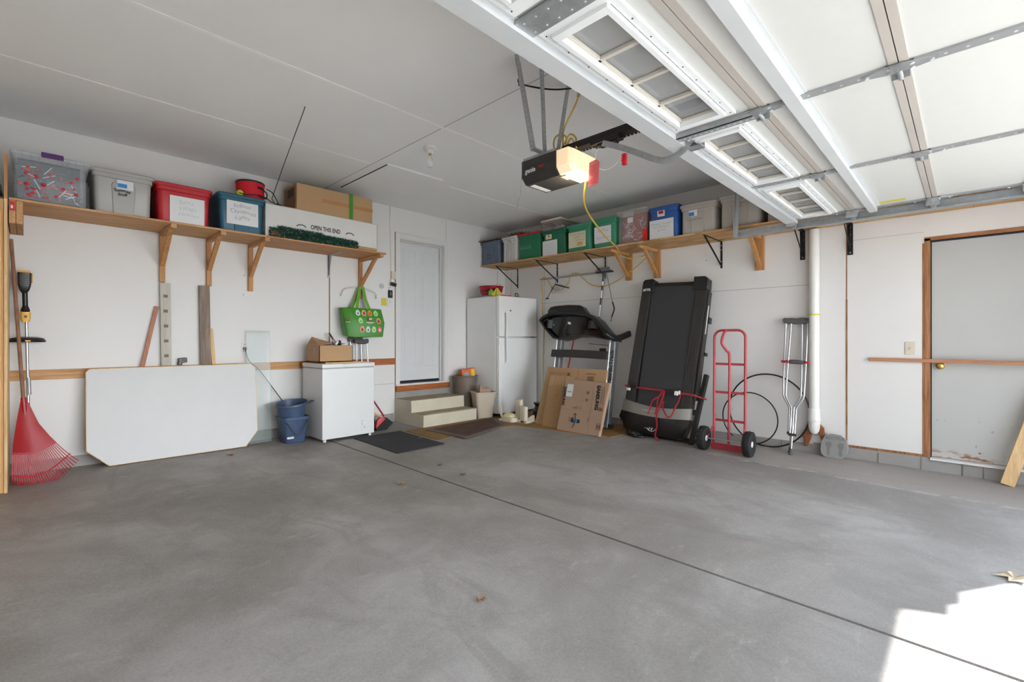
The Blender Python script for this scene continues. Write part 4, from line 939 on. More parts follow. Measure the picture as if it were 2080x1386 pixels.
t = thing('stepping_stone', (-.10, -4.80, -.048), 'small grey cast stone with two footprints and lettering leaning on the wall', 'garden stone')
fs = Fr((-.125, -4.80, -.046), (0, -1, 0), (.055, 0, .24)); m = MB(fs)
outl = [(-.085, .0), (.06, -.004), (.105, .05), (.115, .12), (.10, .19), (.045, .235), (-.03, .24), (-.09, .215), (-.118, .15), (-.122, .07), (-.112, .025)]
m.prism(outl, -.035, 0); m.build('stone_slab', M_stone, t, bevel=.006)
for s in (-1, 1):
    m = MB(fs); c = s * .052
    m.prism([(c - .010, .02), (c + .010, .018), (c + .016, .05), (c + .012 , .085), (c + .028, .13), (c + .018, .155), (c - .016, .155), (c - .03, .13), (c - .012, .09), (c - .016, .05)], 0, .0015); m.build('footprint', M_stoned, t)
writing('ALOTUS', sub(fs, 0, .195, .001), .045, plain('carved_shade', '6f6d6a', .9), t)
t = thing('light_switch', (0, -5.375, 1.06), 'ivory light switch plate on the white wall left of the side door', 'switch')
m = MB(); m.box((-.006, -5.412, 1.003), (0, -5.338, 1.123)); m.build('plate', M_ivory, t, bevel=.003)
m = MB(); m.box((-.016, -5.380, 1.056), (-.006, -5.370, 1.072)); m.build('toggle', M_ivory, t)
m = MB(); m.hexa([(-.028, -5.072, .935), (-.002, -5.072, .935), (-.002, -6.6, .928), (-.028, -6.6, .928), (-.028, -5.072, .968), (-.002, -5.072, .968), (-.002, -6.6, .964), (-.028, -6.6, .964)])
tag(m.build('door_bar', M_cedarY, bevel=.002), 'thin horizontal wooden bar fixed across the side door', 'bar')
m = MB(); a, b_ = V((-.135, -5.995, -.055)), V((-.03, -6.20, .72)); m.bar(a, b_, .04, .085, (0, 1, .2)); tag(m.build('lumber_stud', M_pale, bevel=.002), 'pale wooden stud leaning on the side door at the right edge', 'lumber')

# crutches
def crutch(fr, h, label, group, wid=.165, grip=True):
    t = thing('crutch', tuple(fr((0, 0, 0))), label, 'crutch', group); k_ = h / 1.40
    for s in (-1, 1):
        m = MB(fr); m.tube(catmull([(s * wid * .46, h - .04, 0), (s * wid * .5, h * .66, 0), (s * wid * .5, h * .46, 0), (s * wid * .46, h * .41, 0), (s * .024, h * .335, 0), (s * .022, h * .30, 0), (s * .022, h * .14, 0)], 5), .0095, 10); m.build('side_tube', M_alu, t, smooth=True)
    m = MB(fr); m.tube([(0, h * .345, 0), (0, .05, 0)], .0105, 12); m.build('extension_tube', M_alu, t, smooth=True)
    m = MB(fr); m.box((-.035, h * .135, -.016), (.035, h * .155, .016)); m.build('leg_clamp', M_dkgrey, t, bevel=.004)
    m = MB(fr); m.lathe([(.021, 0), (.022, .01), (.016, .05), (.013, .065)], (0, 0, 0), 20, 'y'); m.build('rubber_tip', M_foam, t, smooth=True)
    m = MB(fr); m.loft([[(x_, h - .03 + y_ + (.012 * abs(x_ / (wid * .6)) ** 2), z_) for y_, z_ in [(.032 * s_ * math.cos(a), s_ * .024 * math.sin(a)) for a in [2 * PI * i / 12 for i in range(12)]]] for x_, s_ in ((-wid * .62, .55), (-wid * .58, .9), (-wid * .3, 1), (0, .9), (wid * .3, 1), (wid * .58, .9), (wid * .62, .55))]); m.build('arm_pad', M_foam, t, smooth=True)
    if grip:
        m = MB(fr); m.lathe([(.018, -.06), (.021, -.05), (.021, .05), (.018, .06)], (0, h * .675, 0), 16, 'x'); m.build('hand_grip', M_foam, t, smooth=True)
        for s in (-1, 1):
            m = MB(fr); m.box((s * wid * .56 - .018, h * .675 - .012, -.013), (s * wid * .56 + .018, h * .675 + .012, .013)); m.build('grip_cap', M_redp, t, bevel=.003)
    return t
crutch(Fr((-.285, -4.455, -.045), (0, -1, -.02), (.235, -.03, 1.41)), 1.43, 'front aluminium crutch leaning beside the white pipe', 'crutches by the white pipe')
crutch(Fr((-.20, -4.43, -.044), (0, -1, 0), (.15, -.045, 1.41)), 1.42, 'rear aluminium crutch leaning behind the other one by the white pipe', 'crutches by the white pipe')
crutch(Fr((-2.74, -.20, -.002), (1, 0, 0), (.0, .1, 1.14)), 1.15, 'aluminium crutch with grey pad standing right beside the chest freezer', 'crutches by the freezer', .16)
crutch(Fr((-2.79, -.10, -.001), (1, 0, 0), (-.03, .06, 1.16)), 1.17, 'aluminium crutch standing behind the other one beside the chest freezer', 'crutches by the freezer', .16)

# black tubing
m = MB()
pts = [(-.085 - .012 * math.sin(a * 1.0), -3.993 + -.29 * math.cos(a), .258 + .29 * math.sin(a)) for a in [PI + .9 - 2 * PI * i / 40 * 1.0 for i in range(38)]]
m.tube(pts, .0068, 8)
pts = [(-.06 - .0 * i, -4.172 - .405 * math.cos(a), .362 + .40 * math.sin(a)) for i, a in [(i, PI / 2 - 2 * PI * i / 48) for i in range(48)]]
m.tube(pts, .0085, 8, True)
tag(m.build('plastic_tubing', M_black, smooth=True), 'two big loops of black tubing leaning on the wall behind the red hand truck', 'tubing')

# ================================================================ RED HAND TRUCK
t = thing('hand_truck', (-.52, -3.925, -.039), 'red two-wheeled hand truck standing against the right wall', 'hand truck')
X_, yc_, hw, zt = -.50, -3.925, .160, 1.245
pts = [(X_ - .03, yc_ + hw, -.02), (X_ - .01, yc_ + hw, .3), (X_, yc_ + hw, zt - .09)] + [(X_, yc_ + hw - .08 + .08 * math.cos(a), zt - .08 + .08 * math.sin(a)) for a in [PI / 2 * i / 6 for i in range(1, 7)]] + [(X_, yc_ - hw + .08 - .08 * math.sin(a), zt - .08 + .08 * math.cos(a)) for a in [PI / 2 * i / 6 for i in range(7)]] + [(X_, yc_ - hw, zt - .09), (X_ - .01, yc_ - hw, .3), (X_ - .03, yc_ - hw, -.02)]
m = MB(); m.tube(pts, .0135, 12); m.build('frame', M_red, t, smooth=True)
for z in (.88, .572, .268):
    m = MB(); m.box((X_ - .006, yc_ - hw, z - .013), (X_ + .004, yc_ + hw, z + .013)); m.build('cross_bar', M_red, t, bevel=.002)
m = MB(); m.tube(catmull([(X_, yc_ + .035, zt), (X_ - .06, yc_ + .045, zt - .05), (X_ - .10, yc_ + .045, zt - .14), (X_ - .06, yc_ + .01, zt - .22), (X_ - .01, yc_, zt - .28), (X_ - .008, yc_, .6), (X_ - .03, yc_, -.02)], 8), .0135, 12); m.build('loop_handle', M_red, t, smooth=True)
m = MB(); m.box((-.57, -4.075, -.040), (-.40, -3.775, -.034)); m.box((-.575, -4.09, -.040), (-.566, -3.76, .03)); m.build('toe_plate', M_red, t, bevel=.002)
for s in (-1, 1):
    y = yc_ + s * hw; m = MB(); m.hexa([(-.53, y - .004, .22), (-.50, y - .004, .22), (-.50, y + .004, .22), (-.53, y + .004, .22), (-.70, y + s * .02 - .004, .07), (-.66, y + s * .02 - .004, .07), (-.66, y + s * .02 + .004, .07), (-.70, y + s * .02 + .004, .07)])
    m.hexa([(-.70, y + s * .02 - .004, .11), (-.66, y + s * .02 - .004, .07), (-.66, y + s * .02 + .004, .07), (-.70, y + s * .02 + .004, .11), (-.56, y - .004, -.03), (-.53, y - .004, -.03), (-.53, y + .004, -.03), (-.56, y + .004, -.03)]); m.build('axle_bracket', M_red, t)
m = MB(); m.tube([(-.69, -3.70, .09), (-.69, -4.19, .09)], .008, 10); m.build('axle', M_alu, t)
for y in (-3.722, -4.178):
    c = (-.69, y, .088); m = MB()
    m.lathe([(.062, -.030), (.075, -.036), (.105, -.038), (.120, -.028), (.126, -.012), (.1265, .012), (.120, .028), (.105, .038), (.075, .036), (.062, .030)], c, 44, 'y')
    for i in range(30):
        a = 2 * PI * i / 30
        for q in (-.024, 0, .024):
            aa = a + (.1 if q == 0 else 0); r0 = .1255 if q == 0 else .1215
            e1, e2 = V((math.cos(aa), 0, math.sin(aa))), V((-math.sin(aa), 0, math.cos(aa))); cc = V(c) + e1 * r0 + V((0, q, 0))
            m.hexa([cc + e1 * x + e2 * yv + V((0, w_, 0)) for x in (-.004, .0035) for yv, w_ in ((-.007, -.008), (.007, -.008), (.007, .008), (-.007, .008))])
    wh = m.build('wheel', M_rubber, t, smooth=True)
    m = MB(); m.lathe([(.002, -.032), (.030, -.032), (.034, -.020), (.055, -.022), (.063, -.030), (.064, .030), (.055, .022), (.034, .020), (.030, .034), (.002, .034)], c, 32, 'y'); m.build('hub', M_pvc, wh, smooth=True)

# ================================================================ TREADMILL CONSOLE UNIT (upright half, facing the wall)
t = thing('treadmill_console', (-.52, -1.87, -.02), 'black and grey treadmill console on two uprights behind flattened cardboard', 'treadmill')
fc = Fr((-.55, -1.35, 0), (0, -1, 0), (.2, 0, 1.2)); Hc = 1.0
def up(u0, lab, txt=False):
    m = MB(fc); m.loft([[(a + u0, v, b - .07) for a, b in rr(.088, .095, .02)] for v in (.0, 1.16)]); o = m.build('upright', M_sgrey, t, smooth=True)
    m = MB(fc); m.loft([[(a + u0 - .034, v, b - .018) for a, b in rr(.030, .03, .012)] for v in (.0, 1.16)]); m.build('upright_trim', M_alu, o, smooth=True)
    return o
ul = up(.112, 0); ur = up(1.018, 0)
writing('NordicTrack', Fr(fc((1.030, .80, -.022)) + fc.n * .0, fc.v, -fc.u), .085, M_ink, ur, bold=.002)
m = MB(fc)
n_ = 10; rings = []
for i in range(n_ + 1):
    f = i / n_; u = .02 + f * .965; bow = .05 * math.sin(PI * f); rings.append([(u, .905 - .012 * f, .02 + bow), (u, 1.012 - .012 * f, .01 + bow), (u, 1.012 - .012 * f, -.035 + bow), (u, .905 - .012 * f, -.025 + bow)])
m.loft(rings); m.build('cross_handrail', M_dkgrey, t, smooth=True, bevel=.006)
# console hood: dished black underside inside a thicker grey-black rim
out = [(-.273, 1.451), (-.235, 1.50), (-.118, 1.552), (.05, 1.56), (.3, 1.556), (.568, 1.535), (.685, 1.504), (.786, 1.437), (.909, 1.308), (1.000, 1.235), (1.06, 1.205), (1.075, 1.15), (.951, 1.158), (.831, 1.186), (.614, 1.214), (.419, 1.214), (.273, 1.178), (.16, 1.158), (.042, 1.172), (-.141, 1.317)]
inn = [(-.235, 1.445), (-.20, 1.475), (-.09, 1.520), (.06, 1.530), (.3, 1.525), (.54, 1.500), (.65, 1.468), (.745, 1.405), (.855, 1.290), (.915, 1.225), (.93, 1.20), (.93, 1.185), (.90, 1.185), (.81, 1.205), (.60, 1.232), (.41, 1.234), (.27, 1.20), (.16, 1.182), (.06, 1.195), (-.11, 1.325)]
m = MB(fc)
m.loft([[(u, v, -.16) for u, v in out], [(u, v, .02) for u, v in out], [(u * .995, v * 1.0, .035) for u, v in out], [(u, v, .030) for u, v in inn], [(u, v, -.02) for u, v in inn]], True, False)
m.build('console_shell', M_black, t, smooth=True)
m = MB(fc); m.loft([[(u, v, -.021) for u, v in inn], [(.35 + (u - .35) * .96, 1.34 + (v - 1.34) * .94, -.045) for u, v in inn]], False, True); m.build('console_back', M_glossb, t)
for u0, u1, v0, v1 in ((-.16, -.06, 1.335, 1.46), (.59, .755, 1.315, 1.43)):
    m = MB(fc); m.loft([[(u0 + (u1 - u0) * f, v, -.045 + .06 * math.sin(PI * f)) for f in [i / 8 for i in range(9)]] for v in (v0, v1)], False, False, False); m.build('speaker_cover', M_dkgrey, t, smooth=True)
m = MB(fc); m.hexa([(.235, 1.395, -.044), (.285, 1.388, -.044), (.275, 1.425, -.044), (.225, 1.43, -.044), (.235, 1.395, -.042), (.285, 1.388, -.042), (.275, 1.425, -.042), (.225, 1.43, -.042)]); m.build('white_sticker', M_paper, t)
m = MB(fc); m.lathe([(.012, 0), (.012, .004)], (0, 0, 0), 12); 
for v in m.bm.verts: pass
m.bm.clear(); m.box((-.045, 1.375, -.044), (-.02, 1.405, -.040)); m.build('green_mark', plain('green_mark', '1f8a66', .4), t)
m = MB(fc); m.loft([[(u, v, z) for u, v in ((-.13, 1.545), (-.135, 1.60), (-.09, 1.655), (.0, 1.668), (.25, 1.672), (.45, 1.655), (.50, 1.63), (.585, 1.53), (.3, 1.55))] for z in (-.10, .015)]); m.build('tablet_rack', M_black, t, bevel=.012)
m = MB(fc); m.box((-.10, 1.578, .012), (.44, 1.61, .022)); m.build('rack_slot', M_glossb, t, bevel=.005)
# handlebars reach back towards the wall
m = MB(); bars = catmull([(-.50, -2.36, 1.24), (-.38, -2.42, 1.165), (-.26, -2.43, 1.17), (-.12, -2.435, 1.20), (-.03, -2.44, 1.225)], 6)
for s, yy in ((0, 0), (1, 1.0)):
    m = MB(); rings = []; bb = bars[10 * s:]
    for i, p in enumerate(bb):
        d = (bb[min(i + 1, len(bb) - 1)] - bb[max(i - 1, 0)]).normalized(); nn = d.cross(V((0, 1, 0))).normalized()
        rings.append([p + V((0, yy - .1 * s, .09 * s)) + V((0, 1, 0)) * a + nn * b for a, b in rr(.055, .085, .022, 3)])
    m.loft(rings); m.build('handlebar', M_black, t, smooth=True)
m = MB(fc); m.box((.03, -.01, -.14), (1.08, .05, -.03)); m.build('base_bar', M_dkgrey, t)
# things seen through the uprights: a red pole and a hanging bag clip
m = MB(); m.tube([(-.10, -1.60, 1.32), (-.16, -1.45, .55), (-.2, -1.40, .0)], .011, 8); tag(m.build('red_pole', M_redp, smooth=True), 'red pole leaning on the wall between the treadmill uprights', 'pole')
m = MB(); r5 = random.Random(4); base = [(-.06, -2.00 + .0, 1.06)]
m.tube([(-.05, -2.06, 1.22), (-.05, -2.06, 1.09)], .002, 5); m.m(1); m.bar((-.06, -1.80, 1.085), (-.06, -2.18, 1.055), .01, .012); m.m(2)
m.loft([[(-.055, y, z) for y, z in ((-1.88, 1.07), (-2.12, 1.055), (-2.17, .96), (-1.98, .985), (-1.93, 1.02))], [(-.075, y, z) for y, z in ((-1.88, 1.07), (-2.12, 1.055), (-2.17, .96), (-1.98, .985), (-1.93, 1.02))]])
m.m(3); m.box((-.079, -2.10, .97), (-.076, -1.99, 1.02))
tag(m.build('hanging_bag', [M_inkg, M_sgrey, M_pvc, M_dkgrey]), 'small white and dark bag on a clip hanging behind the treadmill', 'bag')

# ================================================================ FLATTENED CARDBOARD
def slabc(name, P, v, pts, th_, mat, lab, group=None):
    f = Fr(P, (0, -1, 0), v); m = MB(f); m.prism(pts, -th_, 0); o = tag(m.build(name, mat, bevel=.002), lab, 'cardboard', group); return o, f
f2 = (-.88, -1.47, -.012)
o, f = slabc('flattened_box', f2, (.2, 0, .79), [(.0, 0), (1.04, 0), (1.04, .797), (.60, .797), (.072, .80)], .02, M_card, 'tallest flattened cardboard sheet, rearmost against the treadmill uprights')
o.modifiers.clear()
m = MB(f); m.box((.603, .0, .001), (.607, .797, .002)); m.build('fold_line', M_cardd, o)
writing('SAMSUNG', sub(f, .81, .732, .001), .034, M_inkb, o)
m = MB(f); m.box((.76, .64, .001), (.86, .70, .002)); m.m(1); m.box((.765, .645, .0022), (.81, .695, .003)); m.box((.82, .65, .0022), (.85, .69, .003)); m.m(0); m.box((.13, .735, .001), (.50, .737, .002)); m.box((.13, .69, .001), (.50, .692, .002)); m.box((.13, .69, .001), (.132, .737, .002)); m.box((.43, .69, .002), (.475, .73, .003)); m.build('printed_marks', [M_inkb, M_cardd], o)
for i in range(6): 
    m = MB(f); m.box((.15 + i * .045, .708, .001), (.18 + i * .045, .716, .002)); m.build('small_print', M_inkb, o)
o, f = slabc('flattened_box', (-.905, -1.60, -.013), (.2, 0, .79), [(.0, 0), (.30, 0), (.42, .68), (.02, .685)], .014, plain('cardboard_light', 'bf9c74', .85), 'corrugated cardboard sheet second from the left in the leaning stack')
for i in range(7):
    m = MB(f); m.box((.11 + i * .036, .50, .0008), (.112 + i * .036, .68, .0015)); m.build('crease', M_cardd, o)
m = MB(f); m.box((.31, .56, .001), (.345, .61, .002)); m.build('printed_mark', M_ink, o)
o, f = slabc('flattened_box', (-.935, -1.615, -.014), (.2, 0, .79), [(.02, 0), (.32, 0), (.36, .555), (.045, .548)], .012, plain('cardboard_dull', 'a8845c', .85), 'plain narrow cardboard sheet in front of the corrugated one, left of the big box')
for v in (.43, .06):
    m = MB(f); m.box((.17, v, .001), (.23, v + .006, .002)); m.build('slot_mark', M_cardd, o)
o, f = slabc('flattened_box', (-1.0, -1.99, -.018), (.15, 0, .64), [(-.04, 0), (.60, 0), (.66, .655), (-.005, .665)], .055, M_cardp, 'large pinkish flattened box in front of the leaning cardboard stack, with shipping label', None)
m = MB(f); m.box((.60, .005, -.054), (.605, .65, -.001)); m.bm.clear(); m.box((.44, .005, .001), (.443, .65, .0016)); m.box((-.03, .275, .001), (.44, .278, .0016)); m.box((.44, .30, .001), (.64, .302, .0016)); m.build('fold_line', M_cardd, o)
sheet(f, .035, .44, .13, .60, M_paper, o, .002, 'shipping_label', du=.006); writing('H&MC', sub(f, .085, .50, .004), .026, M_ink, o)
writing('SAMSUNG', Fr(f((.515, .46, .001)), -f.v, f.u), .066, M_ink, o, bold=.004)
writing('SAMSUNG', Fr(f((.005, .44, .001)), -f.v, f.u), .052, M_ink, o, bold=.003)
writing('BFS', Fr(f((.135, .155, .001)), -f.v, f.u), .035, M_inkb, o); writing('9696', Fr(f((.48 - .06, .18, .001)), -f.v, f.u), .03, M_inkb, o)
writing('QN65', Fr(f((.20, .305, .001)), f.u, f.v), .030, M_inkb, o)
m = MB(f)
m.box((.19, .275 + .02, .001), (.29, .315, .0016)); m.bm.clear()
for a, b in (((.545, .07), (.615, .155)), ((.55, .30), (.605, .345)), ((.56, .37), (.565, .60)), ((.60, .37), (.605, .60)), ((.345, .49), (.39, .53)), ((.345, .40), (.38, .435)), ((.24, .30), (.30, .33))):
    for q in ((a[0], a[1], b[0], a[1] + .004), (a[0], b[1] - .004, b[0], b[1]), (a[0], a[1], a[0] + .004, b[1]), (b[0] - .004, a[1], b[0], b[1])): m.box((q[0], q[1], .001), (q[2], q[3], .0018))
for a, b in (((.555, .085), (.575, .14)), ((.585, .085), (.605, .14)), ((.56, .31), (.595, .335)), ((.355, .50), (.38, .52)), ((.352, .408), (.372, .428)), ((.575, .39), (.58, .58))): m.box((a[0], a[1], .001), (b[0], b[1], .0018))
m.build('printed_marks', M_inkb, o)
m = MB(f); m.box((.16, .12, .001), (.30, .165, .002)); m.box((.17, .165, .001), (.215, .18, .002)); m.tube(catmull([(.20, .225, .003), (.225, .232, .003), (.232, .215, .003), (.222, .20, .003), (.235, .16, .003), (.22, .10, .003), (.20, .055, .003)]), .0045, 5); m.build('print_block', M_ink, o)
m = MB(f); m.lathe([(.026, 0.002), (.026, .0035)], (.238, .145, 0), 20); m.m(1); m.box((.20, .155, .0021), (.225, .185, .003)); m.build('round_print', [M_stickb, M_cardp], o)

# ================================================================ TREADMILL DECK, STANDING ON END
t = thing('treadmill_deck', (-.5, -3.05, -.03), 'black treadmill deck stood on end against the wall with silver band and red strap', 'treadmill')
fd = Fr((-.59, -2.64, 0), (0, -.9992, -.04), (.197, -.04, .98))
m = MB(fd); m.box((.17, .35, -.09), (.73, 1.90, -.012)); m.build('running_belt', M_belt, t)
def rail(u0, u1, v1):
    m = MB(fd); m.hexa([(u0[0], .36, -.11), (u1[0], .36, -.11), (u1[0], .36, 0), (u0[0], .36, 0), (u0[1], v1, -.11), (u1[1], v1, -.11), (u1[1], v1, 0), (u0[1], v1, 0)])
    for i in range(6):
        f = (i + .7) / 6.6; m.hexa([(u0[0] + (u1[0] - u0[0]) * f - .003, .42, 0), (u0[0] + (u1[0] - u0[0]) * f + .003, .42, 0), (u0[0] + (u1[0] - u0[0]) * f + .003, .42, .004), (u0[0] + (u1[0] - u0[0]) * f - .003, .42, .004),
                                 (u0[1] + (u1[1] - u0[1]) * f - .003, v1 - .01, 0), (u0[1] + (u1[1] - u0[1]) * f + .003, v1 - .01, 0), (u0[1] + (u1[1] - u0[1]) * f + .003, v1 - .01, .004), (u0[1] + (u1[1] - u0[1]) * f - .003, v1 - .01, .004)])
    m.build('foot_rail', M_dkgrey, t, bevel=.002)
rail((.005, .035), (.135, .165), 1.81); rail((.725, .735), (.845, .865), 1.80)
for a in ([(.033, 1.79), (.040, 1.93), (.060, 1.955), (.17, 1.965), (.19, 1.95), (.20, 1.79)], [(.705, 1.80), (.700, 1.965), (.83, 1.965), (.868, 1.94), (.875, 1.80)]):
    m = MB(fd); m.prism(a, -.12, .016); m.build('end_cap', M_black, t, bevel=.008)
m = MB(fd); m.tube([(.17, 1.885, -.035), (.73, 1.885, -.035)], .032, 14); m.build('rear_roller', M_black, t, smooth=True)
m = MB(fd); m.box((.86, .5, -.12), (.885, 1.79, -.03)); m.build('side_cover', M_dkgrey, t, bevel=.003); m = MB(fd); m.box((.8855, 1.28, -.075), (.887, 1.62, -.05)); m.build('side_lettering', M_logo, t)
writing('XPTR', sub(fd, .105, 1.815, .0165, .05), .045, M_logo, t, bold=.002)
for v in (1.42, 1.03):
    m = MB(fd); m.box((.875, v, -.16), (.905, v + .07 - (.03 if v < 1.2 else 0), -.09)); m.build('rail_latch', M_black, t, bevel=.005)
def band(v0f, v1f, mat, name, n0=.06, sideu=.02):
    m = MB(fd); rings = []; N = 16
    for i in range(N + 1):
        f = i / N; u = -.02 + .875 * f; b = .028 * math.sin(PI * f) + n0
        e = .035 * (abs(2 * f - 1) ** 8)
        v0, v1 = v0f(f), v1f(f); rings.append([(u, v0, -.13), (u, v0, b - e), (u, v1, b - e - .012), (u, v1, -.13)])
    m.loft(rings); return m.build(name, mat, t, smooth=True)
sag = lambda f: -.055 * math.sin(PI * min(1, f * 1.05)) 
vt = lambda f: .408 - .065 * math.sin(PI * f * .85) + .02 * f
vm = lambda f: .265 - .045 * math.sin(PI * f * .8) + .03 * f
band(vm, vt, M_silver, 'silver_band', .045)
# motor hood: tapering towards the floor
m = MB(fd); rings = []
for i in range(17):
    f = i / 16; u = -.02 + .875 * f; ed = abs(2 * f - 1); b = .028 * math.sin(PI * f)
    bot = .03 + (.06 * max(0, (ed - .8) / .2)) + .035 * f * 0; un = u + (.05 * (1 if f < .5 else -1)) * max(0, (ed - .85) / .15)
    rings.append([(un, bot, -.12), (un, bot, .0 + b), (u, bot + .09, .045 + b), (u, vm(f) + .0, .045 + b - .035 * ed ** 8), (u, vm(f), -.13)])
m.loft(rings); m.build('motor_hood', M_black, t, smooth=True)
m = MB(fd); m.loft([[(u, .30 + dv - .05 * math.sin(PI * ((u + .02) / .875) * .85), .045 + .028 * math.sin(PI * (u + .02) / .875) - .004) for dv in (-.03, -.085) ] for u in [.07 + i * .08 for i in range(9)]], False, False, False); m.build('hood_recess', M_glossb, t)
m = MB(fd)
for i in range(9): m.box((.52 + i * .022, .20, .062), (.528 + i * .022, .245, .068))
m.build('vent_slots', M_dkgrey, t)
m = MB(fd); o_ = [(.435 + .045 * math.cos(a) * 1.15, .105 + .036 * math.sin(a), .062) for a in [2 * PI * i / 28 for i in range(28)]]; m.tube(o_, .0035, 6, True)
m.tube([(.405, .082, .064), (.425, .130, .064), (.440, .082, .064), (.462, .132, .064)], .006, 6); m.tube([(.345, .095, .062), (.40, .092, .064)], .002, 5); m.tube([(.47, .118, .064), (.53, .116, .062)], .002, 5); m.build('round_emblem', M_logo, t)
writing('COMMERCIAL 1750', sub(fd, .385, .300, .0735, -.03), .022, M_logo, t)
# base frame at the right and below the hood
m = MB(); m.bar((-.575, -3.535, -.035), (-.30, -3.60, .735), .045, .06, (1, 0, 0)); m.build('frame_upright', M_blackm, t, bevel=.003)
m = MB(); m.bar((-.50, -2.85, .0), (-.52, -3.56, -.005), .05, .045); m.bar((-.45, -3.44, .31), (-.45, -3.58, .31), .05, .06); m.bar((-.42, -3.44, .50), (-.40, -3.58, .50), .04, .04); m.build('base_frame', M_blackm, t)
m = MB(); m.tube(catmull([(-.63, -2.80, .02), (-.68, -2.86, -.015), (-.70, -2.95, -.012), (-.64, -3.0, -.015), (-.60, -2.92, .0), (-.66, -2.84, .01), (-.64, -2.76, .0), (-.55, -2.72, .02)], 6), .011, 8); m.tube(catmull([(-.60, -2.75, .03), (-.66, -2.78, .0), (-.68, -2.88, -.01), (-.62, -2.90, .02)], 6), .010, 8); m.build('power_cable', M_black, t, smooth=True)
# ratchet strap
ts = thing('ratchet_strap', tuple(fd((.45, .0, .1))), 'red and black ratchet strap tied round the standing treadmill deck', 'strap')
def ribbon(pts, wd, par, mat=M_strap, name='webbing'):
    m = MB(fd); P_ = catmull(pts, 5); rings = []
    for i, p in enumerate(P_):
        d = (P_[min(i + 1, len(P_) - 1)] - P_[max(i - 1, 0)]); d.z = 0; d.normalize(); s_ = V((-d.y, d.x, 0)) * wd / 2
        rings.append([p - s_ - V((0, 0, .001)), p + s_ - V((0, 0, .001)), p + s_ + V((0, 0, .001)), p - s_ + V((0, 0, .001))])
    m.loft(rings); m.m(1); rings = [[V(r[0]) * .62 + V(r[1]) * .38 + V((0, 0, .0018)), V(r[0]) * .38 + V(r[1]) * .62 + V((0, 0, .0018)), V(r[0]) * .38 + V(r[1]) * .62 - V((0, 0, .001)), V(r[0]) * .62 + V(r[1]) * .38 - V((0, 0, .001))] for r in rings]
    m.loft(rings); return m.build(name, [mat, M_black], par)
ribbon([(-.03, .575, -.10), (-.02, .572, .006), (.06, .570, .010), (.20, .563, .012), (.50, .565, .020), (.58, .560, .03)], .020, ts); ribbon([(.70, .555, .03), (.76, .558, .012), (.86, .556, .004), (.90, .548, -.03), (.975, .532, -.10)], .020, ts)
m = MB(fd); m.box((.55, .535, .018), (.68, .59, .045)); m.box((.06, .55, .012), (.15, .60, .03)); m.build('ratchet', M_black, ts, bevel=.004)
m = MB(fd); m.box((.655, .525, .03), (.70, .575, .055)); m.box((.70, .54, .03), (.72, .585, .05)); m.box((.02, .515, .01), (.07, .55, .03)); m.build('strap_hook', M_pvc, ts, bevel=.006)
ribbon([(.52, .565, .035), (.49, .50, .05), (.43, .44, .085), (.41, .386, .09), (.40, .30, .095), (.385, .265, .10)], .017, ts); ribbon([(.505, .56, .04), (.48, .45, .08), (.49, .36, .095), (.475, .27, .095)], .017, ts)
ribbon([(.53, .56, .04), (.535, .45, .085), (.505, .30, .10), (.50, .236, .10), (.515, .15, .085), (.50, .03, .07), (.54, -.01, .07), (.565, -.055, .075)], .021, ts)
ribbon([(.73, .55, .035), (.725, .46, .06), (.705, .38, .09), (.68, .29, .10), (.64, .262, .10), (.60, .30, .10), (.555, .37, .09), (.55, .44, .07)], .017, ts)

# ================================================================ FRIDGE
t = thing('refrigerator', (-.44, -.39, -.004), 'white top-freezer refrigerator standing in the corner', 'refrigerator')
m = MB(); m.box((-.885, -.69, .03), (-.022, -.03, 1.80)); m.build('cabinet', M_fridge, t, bevel=.006)
for z0, z1, nm in ((1.190, 1.805, 'freezer_door'), (.03, 1.172, 'fridge_door')):
    m = MB(); m.box((-.885, -.755, z0), (-.022, -.698, z1)); d = m.build(nm, M_fridge, t, bevel=.010, seg=3)
    m = MB(); m.box((-.885, -.768, z0 + .005), (-.820, -.750, z1 - .005)); m.build('edge_trim', M_fridge, d, bevel=.008, seg=3)
    m = MB(); za, zb = (1.20, 1.56) if z0 > 1 else (.80, 1.165)
    pts = [(-.755, -.757, zb if z0 > 1 else za), (-.755, -.80, (zb - .03) if z0 > 1 else (za + .03)), (-.755, -.80, (za + .01) if z0 > 1 else (zb - .01)), (-.755, -.775, za if z0 > 1 else zb)]
    m.tube(catmull(pts, 5), .013, 10); m.build('handle', M_fridge, d, smooth=True)
m = MB(); m.lathe([(.014, 0), (.014, -.004)], (-.635, -.757, 1.586), 16, 'y'); m.build('round_badge', M_inkg, t)
m = MB(); m.box((-.16, -.758, 1.176), (-.085, -.75, 1.186)); m.build('hinge_plate', M_inkg, t)
m = MB(); m.box((-.87, -.68, .0), (-.02, -.05, .03)); m.build('base', M_hole, t)
